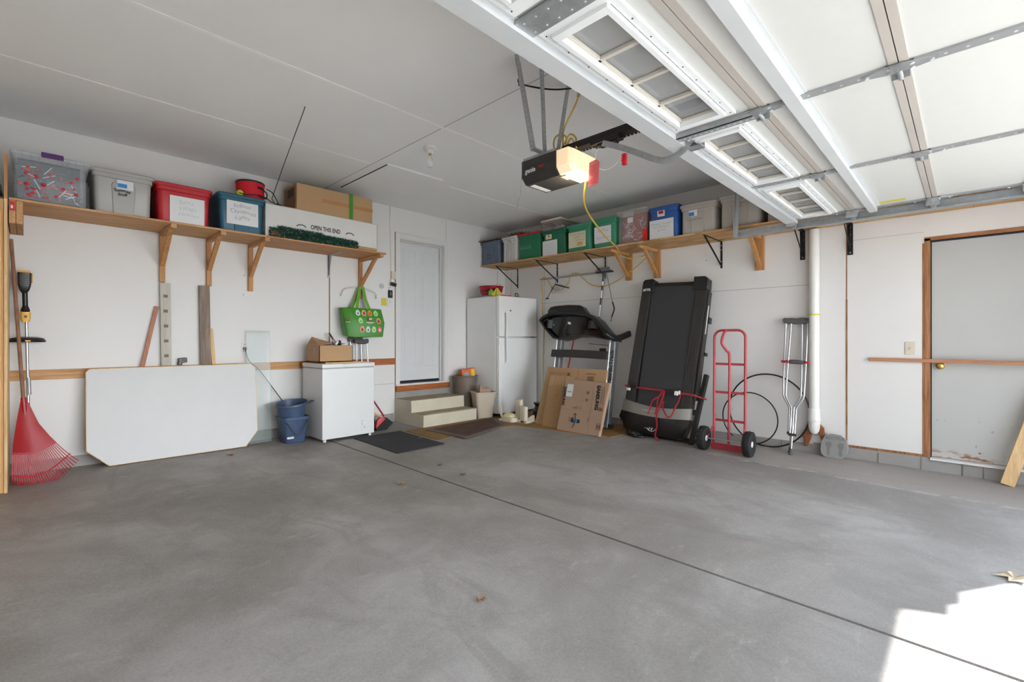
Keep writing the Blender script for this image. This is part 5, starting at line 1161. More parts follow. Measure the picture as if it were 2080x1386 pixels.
# on top of it
t = thing('metal_basket', (-.79, -.45, 1.80), 'red metal basket with wire handle on top of the refrigerator', 'basket')
c = (-.72, -.42, 1.835); m = MB()
for zz in (.035, .065): m.lathe([(.158 + zz * .28, zz), (.163 + zz * .28, zz + .003), (.158 + zz * .28, zz + .006)], c, 40)
m.lathe([(.14, 0), (.145, .004), (.170, .05), (.188, .125), (.196, .128), (.194, .136), (.184, .130), (.160, .05), (.13, .01)], c, 40, cap1=True); m.build('bowl', plain('red_enamel', 'a8182a', .25, .2), t, smooth=True)
m = MB()
m.tube([(c[0] + .07 * math.cos(a), c[1] - .16, c[2] + .12 + .045 * math.sin(a)) for a in [PI * i / 10 for i in range(11)]], .004, 6); m.build('handle', M_galv, t)
m = MB(); r6 = random.Random(3)
ring = lambda k_, h_: [(-.80 - (1 - k_) * .03 + k_ * (.13 + .03 * math.sin(3 * a + 1)) * math.cos(a), -.66 + k_ * (.07 + .02 * math.sin(2 * a)) * math.sin(a), h_ + .012 * math.sin(5 * a)) for a in [2 * PI * i / 24 for i in range(24)]]
m.loft([ring(1, 1.805), ring(.85, 1.83), ring(.5, 1.86), ring(.15, 1.915)], True, True); tag(m.build('yellow_cloth', M_yelc, smooth=True), 'crumpled yellow cloth on the refrigerator in front of the red basket', 'cloth')
m = MB(); m.loft([[(-.89 + .05 * k_ * math.cos(a), -.60 + .04 * k_ * math.sin(a), z) for a in [2 * PI * i / 12 for i in range(12)]] for k_, z in ((1, 1.81), (.9, 1.88), (.3, 1.91))]); tag(m.build('green_cloth', M_greens), 'small green cloth beside the red basket on the refrigerator', 'cloth')
m = MB(); m.box((-.80, -.735, 1.80), (-.60, -.60, 1.822)); m.m(1); m.box((-.79, -.73, 1.822), (-.62, -.62, 1.832)); tag(m.build('flat_packets', [M_redp, M_paper]), 'red and white flat packets on the front edge of the refrigerator top', 'packets')
m = MB(); m.tube(catmull([(-.52, -.70, 1.805), (-.42, -.69, 1.815), (-.36, -.66, 1.83), (-.33, -.62, 1.87), (-.36, -.60, 1.88), (-.39, -.64, 1.83), (-.30, -.68, 1.81)], 6), .006, 6); m.box((-.50, -.715, 1.80), (-.40, -.68, 1.815)); tag(m.build('dark_cable', M_black), 'small dark cable heap at the right front of the refrigerator top', 'cable')

# ================================================================ STEPS, BINS, MATS
m = MB(); m.loft([[(x, y, z) for y, z in ((-.012, 0.0), (-.70, -.01), (-.705, .155), (-.425, .160), (-.42, .32), (-.012, .32))] for x in (-2.19, -1.275)])
m.m(1); m.box((-2.185, -.66, .156), (-1.28, -.425, .1605)); m.box((-2.185, -.40, .317), (-1.28, -.015, .3208))
tag(m.build('concrete_steps', [M_step, plain('worn_step_tread', 'ab9c80', .9, var=.16, scale=5, bump=.3)], bevel=.006), 'cream painted two-step concrete stair below the entry door', 'steps')
m = MB(); m.lathe([(.158, .002), (.161, .01), (.183, .575), (.192, .58), (.193, .592), (.187, .596), (.180, .585), (.153, .02)], (-1.087, -.225, 0), 40, cap1=True); t = tag(m.build('trash_can', M_taupe, smooth=True), 'round taupe trash can behind the steps with colourful packets inside', 'trash can')
m = MB(Fr((-1.16, -.26, .52), (.95, -.2, .12), (-.1, 0, 1))); m.box((0, 0, -.10), (.22, .16, 0)); m.m(1); m.box((.155, .01, .0005), (.215, .15, .002)); m.m(2); m.hexa([(.04, .02, .001), (.13, .02, .001), (.10, .12, .001), (.03, .11, .001), (.04, .02, .002), (.13, .02, .002), (.10, .12, .002), (.03, .11, .002)])
tag(m.build('orange_packet', [plain('orange_pack', 'e0702a', .5), plain('yellow_pack', 'e8c81e', .5), plain('bluegrey_pack', '88a4b4', .5)], bevel=.004), 'orange and yellow packet sticking out of the round taupe trash can', 'packet')
ca = math.radians(-20); fb2 = Fr((-1.205, -.60, -.006), (math.cos(ca), math.sin(ca), 0), (0, 0, 1))
m = MB(fb2)
rg = lambda v, w_, d_: [(.13 + a, v, b - .02) for a, b in rr(w_, d_, .035)]
m.loft([rg(0, .235, .19), rg(.01, .24, .195), rg(.365, .315, .25), rg(.37, .345, .28), rg(.382, .345, .28), rg(.384, .31, .245), rg(.05, .23, .185)], True, True)
t = tag(m.build('waste_basket', M_beige, smooth=True), 'beige rectangular waste basket beside the refrigerator', 'waste basket')
m = MB(fb2); m.box((.268 - .005, .25, -.06), (.272, .33, -.02)); m.m(1); m.box((.2715, .255, -.05), (.2735, .275, -.03)); m.build('sticker', [M_paper, M_ink], t)
m = MB(fb2); m.loft([[(.05, .28, -.08), (.22, .28, -.08), (.22, .28, .05), (.05, .28, .05)], [(.05, .43, -.07), (.22, .40, -.07), (.22, .405, .05), (.05, .44, .05)], [(.07, .475, -.05), (.14, .455, -.05), (.14, .45, .02), (.07, .48, .02)]]); m.m(1); m.box((.085, .435, .02), (.19, .442, .055)); tag(m.build('paper_bag', [M_cardp, M_cardd]), 'crumpled brown paper bag inside the beige waste basket', 'paper bag')
def mat(pts, z0, z1, name, mt, lab, cat, border=None):
    m = MB(); m.hexa([(x, y, FZ(y) + z0) for x, y in pts] + [(x, y, FZ(y) + z1) for x, y in pts]); o = tag(m.build(name, mt), lab, cat)
    if border:
        c = V((sum(p[0] for p in pts) / 4, sum(p[1] for p in pts) / 4)); q = [V(p) + (c - V(p)) * .17 for p in pts]
        m = MB(); m.hexa([(p[0], p[1], FZ(p[1]) + z1 - .001) for p in q] + [(p[0], p[1], FZ(p[1]) + z1 + .003) for p in q]); m.build('centre_pile', border, o)
    return o
mat([(-3.13, -.655), (-2.52, -.665), (-2.545, -1.60), (-3.15, -1.612)], .001, .009, 'rubber_mat', M_mat, 'dark grey ribbed mat on the floor in front of the chest freezer', 'mat')
mat([(-2.46, -.70), (-.30, -.70), (-.30, -1.36), (-2.48, -1.385)], .001, .007, 'carpet_strip', M_carpet, 'tan carpet strip on the floor in front of the steps', 'carpet')
mat([(-1.19, -1.365), (-.10, -1.365), (-.10, -2.80), (-.93, -2.70)], .0, .006, 'carpet_strip', M_carpet, 'tan carpet strip under the leaning cardboard and treadmill console', 'carpet')
mat([(-2.27, -.86), (-.99, -.78), (-1.30, -1.33), (-2.22, -1.57)], .008, .017, 'entry_rug', M_rugb, 'dark brown bordered rug lying over the tan carpet by the steps', 'rug', M_rug)

# white plastic bits beside the fridge
t = thing('plastic_bracket', (-1.0, -1.25, -.01), 'cream plastic two-tower bracket on the carpet before the refrigerator', 'bracket')
m = MB(); 
for (x, y, h_) in ((-.93, -1.22, .30), (-.985, -1.36, .22)):
    m.loft([[(x + a, y + b, z) for a, b in rr(.07, .12, .03)] for z in (-.005, h_ - .01, h_)])
m.build('tower', M_ivory, t, bevel=.004, smooth=True)
m = MB(); m.box((-1.02, -1.44, -.008), (-.90, -1.12, .03)); m.hexa([(-.95, -1.40, .0), (-.85, -1.40, .0), (-.86, -1.45, .0), (-.93, -1.455, .0), (-.95, -1.40, .06), (-.85, -1.40, .09), (-.86, -1.45, .10), (-.93, -1.455, .10)]); m.build('foot', M_ivory, t, bevel=.006)
m = MB(); m.loft([[(-1.03 + a, -1.13 + b, z) for a, b in rr(.16, .26, .05)] for z in (-.004, .055)], True, True); m.m(1); m.loft([[(-1.0 + a * k_, -1.10 + b * k_, z) for a, b in rr(.16, .20, .06)] for k_, z in ((1, .05), (.8, .085), (.4, .105))]); m.m(0); m.bar((-1.05, -1.0, .03), (-1.06, -.96, .19), .02, .03); m.box((-1.12, -1.03, -.006), (-1.0, -.99, .02))
tag(m.build('cream_tray', [M_ivory, plain('pale_cloth', 'd9cf9e', .8)]), 'cream plastic tray with a pale yellow cloth on the carpet by the refrigerator', 'tray')
m = MB(); m.loft([[(-.55 + .09 * k_ * math.cos(a), -1.26 + .1 * k_ * math.sin(a), z) for a in [2 * PI * i / 12 for i in range(12)]] for k_, z in ((1, -.005), (1, .10), (.6, .17), (.9, .22))]); tag(m.build('dark_bag', M_black), 'dark item on the floor between the refrigerator and the cardboard', 'bag')

# ================================================================ CHEST FREEZER AND WHAT IS ON IT
t = thing('chest_freezer', (-3.175, -.36, 0), 'white chest freezer standing against the left wall', 'freezer')
m = MB(); m.box((-3.49, -.635, .025), (-2.857, -.10, .815)); m.build('cabinet', M_white, t, bevel=.006, seg=3)
m = MB(); m.box((-3.496, -.645, .823), (-2.853, -.095, .872)); ld = m.build('lid', M_white, t, bevel=.010, seg=3)
m = MB(); m.box((-3.25, -.6475, .832), (-3.10, -.640, .862)); m.build('lid_handle', M_white, ld, bevel=.003)
m = MB(); m.box((-3.485, -.63, .814), (-2.862, -.11, .824)); m.build('gasket', M_sgrey, t)
m = MB(); m.box((-3.03, -.638, .075), (-2.95, -.634, .225)); m.build('control_panel', M_white, t, bevel=.002)
m = MB(); m.lathe([(.030, 0), (.030, -.006), (.026, -.012), (.002, -.012)], (-2.992, -.638, .165), 28, 'y'); m.m(1); m.lathe([(.005, 0), (.005, -.003)], (-2.987, -.638, .11), 12, 'y'); m.build('dial', [M_white, M_hole], t)
for x, y in ((-3.45, -.60), (-2.90, -.60), (-3.45, -.14), (-2.90, -.14)):
    m = MB(); m.lathe([(.018, FZ(y)), (.018, .026)], (x, y, 0), 14); m.build('foot', M_whitet, t)
t = thing('open_cardboard_box', (-3.25, -.4, .873), 'open brown cardboard box with flaps up on the chest freezer', 'box')
bx0, bx1, by0, by1, bz0, bz1 = -3.465, -3.065, -.50, -.15, .884, 1.075
m = MB(); m.box((bx0, by0, bz0), (bx1, by0 + .006, bz1)); m.box((bx0, by1 - .006, bz0), (bx1, by1, bz1)); m.box((bx0, by0, bz0), (bx0 + .006, by1, bz1)); m.box((bx1 - .006, by0, bz0), (bx1, by1, bz1)); m.box((bx0, by0, bz0), (bx1, by1, bz0 + .01)); m.build('carton', M_card, t)
m = MB(); m.hexa([(bx0, by0, bz1), (bx0, by1, bz1), (bx0 + .004, by1, bz1 + .004), (bx0 + .004, by0, bz1 + .004), (bx0 + .16, by0 + .03, bz1 + .075 - .05), (bx0 + .05, by1 - .02, bz1 + .10), (bx0 + .054, by1 - .02, bz1 + .104), (bx0 + .164, by0 + .03, bz1 + .029)]); m.build('flap', M_card, t)
m = MB(); m.hexa([(bx0 + .01, by0, bz1), (bx0 + .2, by0, bz1), (bx0 + .22, by0 + .13, bz1 + .016), (bx0 + .03, by0 + .12, bz1 + .02), (bx0 + .01, by0, bz1 + .004), (bx0 + .2, by0, bz1 + .004), (bx0 + .22, by0 + .13, bz1 + .020), (bx0 + .03, by0 + .12, bz1 + .024)]); m.m(1); m.hexa([(bx0 + .24, by1, bz1), (bx1, by1, bz1), (bx1 + .01, by1 - .15, bz1 + .02), (bx0 + .26, by1 - .15, bz1 + .02), (bx0 + .24, by1, bz1 + .004), (bx1, by1, bz1 + .004), (bx1 + .01, by1 - .15, bz1 + .024), (bx0 + .26, by1 - .15, bz1 + .024)]); m.build('flap', [M_cardd, M_card], t)
m = MB(); m.box((bx0 - .001, -.40, .97), (bx0, -.34, 1.05)); m.build('side_label', plain('grey_label', 'a8a39e', .8), t)
m = MB(); m.box((-3.42, -.56, .873), (-2.95, -.12, .883)); tag(m.build('thin_board', M_pale), 'thin pale board under the cardboard box on the freezer lid', 'board')
m = MB(); m.tube([(-3.205, -.35, 1.08), (-3.165, -.35, 1.13)], .020, 12); m.ball((-3.23, -.35, 1.115), .028, 12); m.m(1); m.lathe([(.03, -.012), (.032, .012)], (-3.165, -.36, 1.105), 16, 'x'); m.bar((-3.33, -.35, 1.125), (-3.24, -.35, 1.10), .01, .008)
tag(m.build('small_fixture', [M_alu, M_black]), 'small silver and black metal fixture on top of the open cardboard box', 'fixture')
m = MB(); m.tube([(-3.075, -.12, 1.07), (-3.13, -.10, 1.165)], .011, 10); m.m(1); m.tube([(-3.13, -.10, 1.165), (-3.165, -.09, 1.225)], .012, 10); m.m(0); m.tube([(-3.0, -.14, .9), (-3.075, -.12, 1.07)], .011, 8)
tag(m.build('hand_tool', [plain('dark_red', '9a1f30', .4), M_black], smooth=True), 'red tool handle with black tip leaning behind the cardboard box', 'tool')

# tote bag hanging from the last wooden bracket
t = thing('tote_bag', (-2.73, -.1, 1.17), 'green reusable tote bag printed with coloured avocado halves, hung on the shelf bracket', 'bag')
m = MB(); fbg = WA(-2.73, -.22, 1.19)
back = [(-.30, .36, .19), (.23, .36, .19), (.20, .0, .19), (-.24, .0, .19)]
m.loft([[V((-2.99, -.22, 1.18)), V((-2.88, -.25, 1.165)), V((-2.515, -.25, 1.175)), V((-2.49, -.20, 1.19)), V((-2.52, -.08, 1.20)), V((-2.97, -.08, 1.19))],
        [V((-3.02, -.20, 1.36)), V((-2.925, -.27, 1.36)), V((-2.50, -.27, 1.36)), V((-2.475, -.2, 1.36)), V((-2.50, -.06, 1.36)), V((-3.00, -.06, 1.36))],
        [V((-3.04, -.16, 1.545)), V((-2.95, -.20, 1.550)), V((-2.51, -.20, 1.545)), V((-2.485, -.14, 1.54)), V((-2.50, -.06, 1.545)), V((-3.03, -.06, 1.55))]], True, True)
m.build('bag_body', M_green, t, bevel=.012, seg=3)
m = MB()
for y_, dx in ((-.155, 0), (-.075, -.05)):
    for x0, x1 in ((-2.86 + dx * .8, -2.745), (-2.66 - dx, -2.705)):
        rings = []
        for f in (0, .5, 1):
            c = V((x0 + (x1 - x0) * f ** .8, y_ * (1 - f) + (-.075) * f - (.04 if f == 0 else 0), 1.50 + .33 * f)); rings.append([c + V((-.020, 0, 0)), c + V((.020, 0, 0)), c + V((.020, .003, 0)), c + V((-.020, .003, 0))])
        m.loft(rings)
m.box((-2.765, -.085, 1.81), (-2.69, -.04, 1.838)); m.build('strap_handle', M_greens, t)
def avoc(cx, cz, c1, c2, c3, j):
    m = MB(Fr((cx, -.2725 + max(0, (cz - 1.36)) * .375 - (max(0, 1.36 - cz) * -.10), cz), (1, 0, 0), (0, .0 if cz < 1.3 else .35, 1)))
    def ov(k_, dv, n0, n1): m.prism([(k_ * .030 * math.cos(a) * (1 - .18 * math.sin(a)), dv + k_ * .040 * math.sin(a)) for a in [2 * PI * i / 20 for i in range(20)]], n0, n1)
    ov(1, 0, -.001, .0015); m.m(1); ov(.72, -.003, .0015, .0022); m.m(2); ov(.32, -.008, .0022, .003)
    m.build('avocado_print', [plain('print_' + c, c, .6) for c in (c1, c2, c3)], t)
ro = [1.485, 1.385, 1.275]
K = dict(w=('d8dfc0', 'c9d6e6', '1d3a78'), r=('e8cf8a', 'd04a5c', 'a01c30'), o=('e89a50', 'e07828', 'd0601c'), g=('a8dfb0', 'b8dc7c', '7a9a28'), p=('d85868', 'e08a94', 'e8e0e0'))
for i, q in enumerate('wrog'): avoc(-2.855 + i * .083, ro[0], *K[q], i)
avoc(-2.835, ro[1], *K['g'], 0); avoc(-2.585, ro[1], *K['r'], 0)
for i, q in enumerate('rwgp'): avoc(-2.815 + i * .082, ro[2], *K[q], i)
m = MB(); m.box((-2.735, -.277, 1.385), (-2.68, -.265, 1.425)); m.m(1); m.box((-2.765, -.277, 1.362), (-2.65, -.268, 1.369)); m.box((-2.745, -.277, 1.350), (-2.67, -.268, 1.355)); m.box((-2.728, -.279, 1.40), (-2.687, -.277, 1.415)); m.build('store_mark', [M_cardd, M_logo], t)
m = MB(Fr((-3.0, -.247, 1.36), (.80, -.6, 0), (0, 0, 1))); m.box((-.015, .02, .0), (.015, .05, .012)); m.m(1); m.box((-.025, .0, 0), (.03, .007, .012)); m.build('side_mark', [M_cardd, M_logo], t)

# ================================================================ WALL A: LEDGER, BOARDS, OUTLETS
t = thing('wall_ledger', (-4, 0, .84), 'horizontal wooden ledger board running along the left wall', 'board')
for x0, x1, mt in ((-5.87, -3.50, M_studX), (-3.50, -2.185, M_orange)):
    m = MB(); m.box((x0, -.020, .797), (x1, -.001, .883)); m.build('ledger_board', mt, t, bevel=.002)
def lean(p0, p1, w_, th_, mat_, nm, lab, cat='board', marks=False):
    m = MB(); m.bar(p0, p1, w_, th_, (0, 1, 0)); o = m.build(nm, mat_, bevel=.001); tag(o, lab, cat)
    if marks:
        m = MB(); P0, P1 = V(p0), V(p1)
        for i in range(5):
            c = P0 + (P1 - P0) * (.12 + .18 * i); m.box((c.x - .018, c.y - th_ / 2 - .001, c.z - .015), (c.x + .018, c.y - th_ / 2, c.z + .015))
        m.build('glue_patch', plain('glue_patch', '8a7560', .9, var=.3, scale=60), o)
lean((-4.80, -.035, .884), (-4.810, -.030, 1.708), .085, .02, M_paleP, 'leaning_board', 'pale painted board with square stain patches standing on the ledger', marks=True)
lean((-4.465, -.035, .884), (-4.477, -.030, 1.708), .095, .022, M_greyw, 'leaning_board', 'weathered grey-brown board standing on the ledger under the second shelf bracket')
lean((-4.99, -.035, .884), (-4.875, -.018, 1.472), .034, .02, M_cedar, 'leaning_board', 'narrow reddish cedar strip leaning on the wall left of the pale painted board')
lean((-4.392, -.035, .884), (-4.412, -.02, 1.26), .034, .018, M_pale, 'leaning_board', 'short pale wood offcut leaning beside the weathered board')
t = thing('wall_outlet', (-4.09, 0, 1.06), 'white double wall outlet with a black plug behind the glass sheet', 'outlet')
m = MB(); m.box((-4.121, -.006, 1.008), (-4.050, 0, 1.124)); m.build('plate', M_whitet, t, bevel=.003)
m = MB(); m.box((-4.103, -.008, 1.075), (-4.068, -.006, 1.108)); m.m(1); m.box((-4.094, -.009, 1.085), (-4.091, -.008, 1.098)); m.box((-4.080, -.009, 1.085), (-4.077, -.008, 1.098)); m.build('socket', [M_ivory, M_hole], t)
m = MB(); m.box((-4.103, -.035, 1.028), (-4.072, -.006, 1.060)); m.tube(catmull([(-4.085, -.03, 1.04), (-4.08, -.05, .98), (-4.05, -.05, .90), (-3.95, -.055, .80), (-3.83, -.06, .62), (-3.70, -.07, .42), (-3.62, -.08, .30)], 8), .005, 6)
tag(m.build('appliance_cord', M_black, smooth=False), 'black power cord plugged in the outlet and running behind the blue buckets', 'cord')
t = thing('small_device', (-4.66, -.02, .884), 'small dark gadget with a pale screen standing on the wall ledger', 'device')
m = MB(Fr((-4.70, -.02, .905), (1, 0, .08), (0, 0, 1))); m.box((0, 0, 0), (.075, .05, .02)); m.box((-.008, -.02, .0), (.03, .012, .02)); m.build('case', M_black, t, bevel=.006); m = MB(Fr((-4.70, -.041, .905), (1, 0, .08), (0, 0, 1))); m.box((.025, .012, -.001), (.065, .036, .001)); m.build('screen', M_inkg, t)
# thermostat cluster beside the door
t = thing('alarm_keypad', (-2.21, -.02, 1.95), 'cream wall box with a small black sensor left of the entry door', 'control box')
m = MB(); m.box((-2.25, -.035, 1.985), (-2.185, 0, 2.095)); m.build('box_case', M_ivory, t, bevel=.003); m = MB(); m.box((-2.252, -.03, 1.90), (-2.21, 0, 1.985)); m.build('lower_plate', M_whitet, t)
m = MB(Fr((-2.275, -.04, 1.90), (1, 0, -.25), (.25, 0, 1))); m.box((0, 0, -.02), (.085, .045, .02)); m.build('sensor', M_black, t, bevel=.006)
m = MB(); m.tube(catmull([(-2.245, -.006, 2.09), (-2.25, -.005, 2.3), (-2.262, -.005, 2.62), (-2.257, -.005, H - .01)], 6), .003, 5); m.tube([(-2.24, -.02, 1.90), (-2.285, -.012, 1.84), (-2.26, -.01, 1.83)], .002, 5); m.build('thin_cable', M_ivory, t)
t = thing('door_opener_button', (-2.26, -.015, 1.78), 'black two-button wall switch left of the entry door', 'switch')
m = MB(); m.box((-2.292, -.02, 1.725), (-2.226, 0, 1.83)); m.build('case', M_black, t, bevel=.005); m = MB(); m.box((-2.280, -.024, 1.785), (-2.238, -.02, 1.818)); m.box((-2.280, -.024, 1.737), (-2.238, -.02, 1.770)); m.m(1); m.box((-2.262, -.025, 1.760), (-2.255, -.0238, 1.80)); m.build('button', [M_dkgrey, M_logo], t)
t = thing('light_switch', (-2.26, -.01, 1.66), 'white light switch plate below the black two-button switch', 'switch')
m = MB(); m.box((-2.297, -.006, 1.605), (-2.226, 0, 1.720)); m.build('plate', M_whitet, t, bevel=.002); m = MB(); m.box((-2.266, -.016, 1.655), (-2.257, -.006, 1.672)); m.build('toggle', M_ivory, t)
m = MB(); m.box((-2.392, -.003, 1.612), (-2.310, 0, 1.716)); tag(m.build('yellow_note', M_yelc), 'yellow paper note stuck on the wall beside the light switch', 'note')
m = MB(); m.lathe([(.037, 0), (.036, -.004), (.002, -.006)], (-2.388, 0, 1.878), 28, 'y'); tag(m.build('wall_disc', plain('disc_grey', 'b9b7b4', .5)), 'small pale oval disc on the wall above the yellow note', 'wall plate')
m = MB(); m.tube(catmull([(-2.98, -.03, 1.70), (-2.95, -.05, 1.78), (-2.85, -.05, 1.815), (-2.72, -.05, 1.825), (-2.60, -.05, 1.805), (-2.50, -.05, 1.76), (-2.48, -.03, 1.70)], 6), .006, 8); tag(m.build('clear_hanger', plain('hanger_plastic', 'd4d3d1', .3), smooth=True), 'clear plastic clothes hanger behind the tote bag handles', 'hanger')

# ================================================================ TABLE TOP, GLASS, BUCKETS
t = thing('table_top', (-4.7, -.2, 0), 'large white rectangular table top with clipped corners leaning on its edge along the wall', 'table top')
ft = Fr((-5.405, -.215, .004), (1, -.022, 0), (0, .115, .877)); W, Ht = 1.385, .885
out = [(.155, .0), (1.265, .0), (W, .155), (W, Ht - .045), (W - .045, Ht), (.03, Ht), (0, Ht - .03), (0, .155)]
m = MB(ft); m.prism(out, -.022, 0); m.build('wood_core', M_pale, t)
inn_ = [(W / 2 + (u - W / 2) * .992, Ht / 2 + (v - Ht / 2) * .987) for u, v in out]
m = MB(ft); m.prism(inn_, 0, .0015); m.build('laminate_face', plain('grey_white_laminate', 'c8c7c6', .45, var=.04, scale=3), t)
m = MB(Fr((-4.03, -.125, .0), (1, -.03, 0), (0, .075, 1.24))); m.box((-.06, .0, 0), (.18, 1.243, .005)); m.m(1); m.box((.178, .0, -.0005), (.1805, 1.243, .0055)); m.box((-.06, 1.241, -.0005), (.18, 1.2435, .0055))
g_ = tag(m.build('glass_sheet', [M_gpane, plain('glass_edge', '8fa39e', .2)]), 'tall narrow sheet of clear glass leaning on the wall beside the white table top', 'glass')
t = thing('square_bucket', (-3.70, -.30, -.002), 'blue square-bottomed bucket with a dark handle, lower of the two stacked', 'bucket')
fbk = WA(-3.69, -.32, -.002); rg = lambda v, w_, d_: [(a, v, b) for a, b in rr(w_, d_, .04)]
m = MB(fbk); m.loft([rg(0, .205, .19), rg(.015, .215, .20), rg(.25, .27, .25), rg(.255, .29, .27), rg(.29, .295, .275), rg(.29, .265, .245), rg(.03, .205, .19)]); m.build('bucket_body', M_bucket, t, smooth=True)
m = MB(fbk); m.tube(catmull([(-.14, .26, .02), (-.10, .22, .13), (-.0, .05 + .05, .165), (.05, .15, .16), (.10, .24, .14), (.13, .26, .02)], 6), .005, 6); m.build('bail_handle', M_black, t); m = MB(fbk); m.box((-.10, .055, .104), (-.03, .075, .115)); m.build('label', M_logo, t)
m = MB(); c = (-3.70, -.32, .155); m.loft([[(c[0] + r * math.cos(a), c[1] + r * math.sin(a), c[2] + h + (.10 * r * math.sin(a) + .12 * r * math.cos(a)) * (1 if h > .05 else .3)) for a in [2 * PI * i / 36 for i in range(36)]] for r, h in ((.10, 0), (.115, .01), (.152, .26), (.162, .262), (.166, .27), (.163, .285), (.152, .285), (.148, .27), (.108, .02), (.002, .015))], True, False)
t2 = tag(m.build('round_bucket', M_bucket, smooth=True), 'round blue bucket tilted on top of the square bucket', 'bucket')
m = MB(); m.loft([[(-3.60, -.475, .44), (-3.54, -.45, .462), (-3.54, -.44, .455), (-3.60, -.465, .433)], [(-3.57, -.50, .44), (-3.51, -.475, .46), (-3.51, -.465, .453), (-3.57, -.49, .433)]]); m.build('pour_spout', M_bucket, t2)

# broom and dustpan between freezer and steps
t = thing('push_broom', (-2.62, -.40, 0), 'red broom with black bristles leaning between the freezer and the steps', 'broom')
m = MB(); m.tube([(-2.79, -.15, .62), (-2.575, -.385, .155)], .011, 10); m.m(1); m.build('handle', [plain('dark_red', '9a1f30', .4)], t, smooth=True)
fbm = Fr((-2.60, -.42, .03), (.62, 0, .50), (-.55, 0, .80))
m = MB(fbm); m.loft([[(-.10, .07, -.026), (.09, .07, -.026), (.09, .07, .026), (-.10, .07, .026)], [(-.08, .095, -.024), (.07, .095, -.024), (.07, .095, .024), (-.08, .095, .024)], [(-.02, .14, -.016), (.04, .14, -.016), (.04, .14, .016), (-.02, .14, .016)]]); m.build('broom_head', M_redp, t, bevel=.006)
m = MB(fbm); m.loft([[(-.105, .075, -.028), (.095, .075, -.028), (.095, .075, .028), (-.105, .075, .028)], [(-.125, -.035, -.04), (.115, -.035, -.04), (.115, -.035, .04), (-.125, -.035, .04)]]); m.build('bristles', M_rubber, t)
m = MB(); m.tube([(-2.80, -.22, .30), (-2.60, -.36, .145)], .014, 10); m.m(1); m.box((-2.80, -.16, .05), (-2.69, -.08, .42)); m.m(2); m.lathe([(.07, -.03), (.085, 0), (.07, .03)], (-2.73, -.28, .09), 20, 'y')
tag(m.build('brush_and_pan', [M_pale, M_black, M_dkgrey]), 'wooden brush handle and dark cleaning items tucked behind the red broom', 'cleaning tools')

# ================================================================ LEFT EDGE: CABINET, RAKE, TRIMMER
t = thing('plywood_cabinet', (-6.4, -.3, -.003), 'tall plywood storage cabinet at the left edge of the garage', 'cabinet')
m = MB(); m.box((-7.1, -.585, -.006), (-5.884, -.01, 2.2)); m.build('body', M_cabinet, t, bevel=.002)
m = MB(); m.box((-5.8835, -.60, -.006), (-5.866, -.02, 2.20)); m.build('side_stud', M_pale, t, bevel=.001)
m = MB(); m.box((-5.8835, -.60, 2.20), (-5.866, -.57, 2.54)); m.build('upper_post', M_studZ, t)
m = MB(); m.box((-6.45, -.602, .03), (-5.895, -.586, 2.12)); m.build('door', M_cabinet, t, bevel=.002)
m = MB(); m.hexa([(-6.6, -.55, 2.203), (-5.93, -.55, 2.203), (-5.93, -.1, 2.203), (-6.6, -.1, 2.203), (-6.6, -.55, 2.30), (-5.93, -.55, 2.31), (-5.93, -.1, 2.30), (-6.6, -.1, 2.30)]); m.m(1); m.hexa([(-6.6, -.54, 2.31), (-5.90, -.54, 2.312), (-5.90, -.12, 2.31), (-6.6, -.12, 2.31), (-6.6, -.5, 2.70), (-6.0, -.5, 2.62), (-6.0, -.15, 2.62), (-6.6, -.15, 2.70)])
tag(m.build('grey_sheet', [M_taupe, plain('grey_cover', 'a3a29f', .7)]), 'grey covered bundle on top of the plywood cabinet', 'bundle')
t = thing('leaf_rake', (-5.78, -.4, 0), 'red plastic leaf rake with a wooden handle leaning against the left wall', 'rake')
m = MB(); m.tube([(-5.857, -.09, 1.975), (-5.785, -.325, .66), (-5.775, -.34, .58)], [.0125, .0125, .0115], 12); m.build('handle', woodmat('rake_handle', '6b4632', '8a6048', 'a17a60', 'z'), t, smooth=True)
# fan: solid web then tines, gently cupped
L0 = [(-5.800, .665), (-5.822, .50), (-5.845, .30), (-5.849, .10), (-5.848, .012)]
R0 = [(-5.765, .665), (-5.70, .47), (-5.62, .33), (-5.53, .215), (-5.455, .135)]
def fan(s, g):                                         # s across 0..1, g down 0..1
    def ev(P_, g):
        x = g * (len(P_) - 1); i = min(int(x), len(P_) - 2); f = x - i; return (P_[i][0] + (P_[i + 1][0] - P_[i][0]) * f, P_[i][1] + (P_[i + 1][1] - P_[i][1]) * f)
    a, b = ev(L0, g), ev(R0, g); bulge = g * g * math.sin(PI * s)
    x = a[0] + (b[0] - a[0]) * s; z = a[1] + (b[1] - a[1]) * s - bulge * .085 - bulge * .02
    y = -.335 - .10 * g - .05 * math.sin(PI * s) * g + (.05 * max(0, g - .9) / .1 * .5)
    return V((x, y, max(z, .001)))
m = MB()
for j in range(8):
    g0, g1 = j / 8 * .52, (j + 1) / 8 * .52
    for i in range(16):
        s0, s1 = i / 16, (i + 1) / 16; q = [fan(s0, g0), fan(s1, g0), fan(s1, g1 if j < 7 else g1 + .05), fan(s0, g1 if j < 7 else g1 + .05)]
        m.hexa(q + [p + V((0, .003, 0)) for p in q])
m.tube([(-5.785, -.334, .68), (-5.775, -.345, .52)], .017, 10); m.build('fan_web', M_redtr, t)
for i in range(27):
    s = (i + .5) / 27; m = MB(); pts = [fan(s, .55 + .45 * j / 8) for j in range(9)]
    rings = []
    for j, p in enumerate(pts): rings.append([p + V((-.0042, 0, 0)), p + V((.0042, 0, 0)), p + V((.0042, .004, 0)), p + V((-.0042, .004, 0))])
    m.loft(rings); m.build('tine', M_redtr, t)
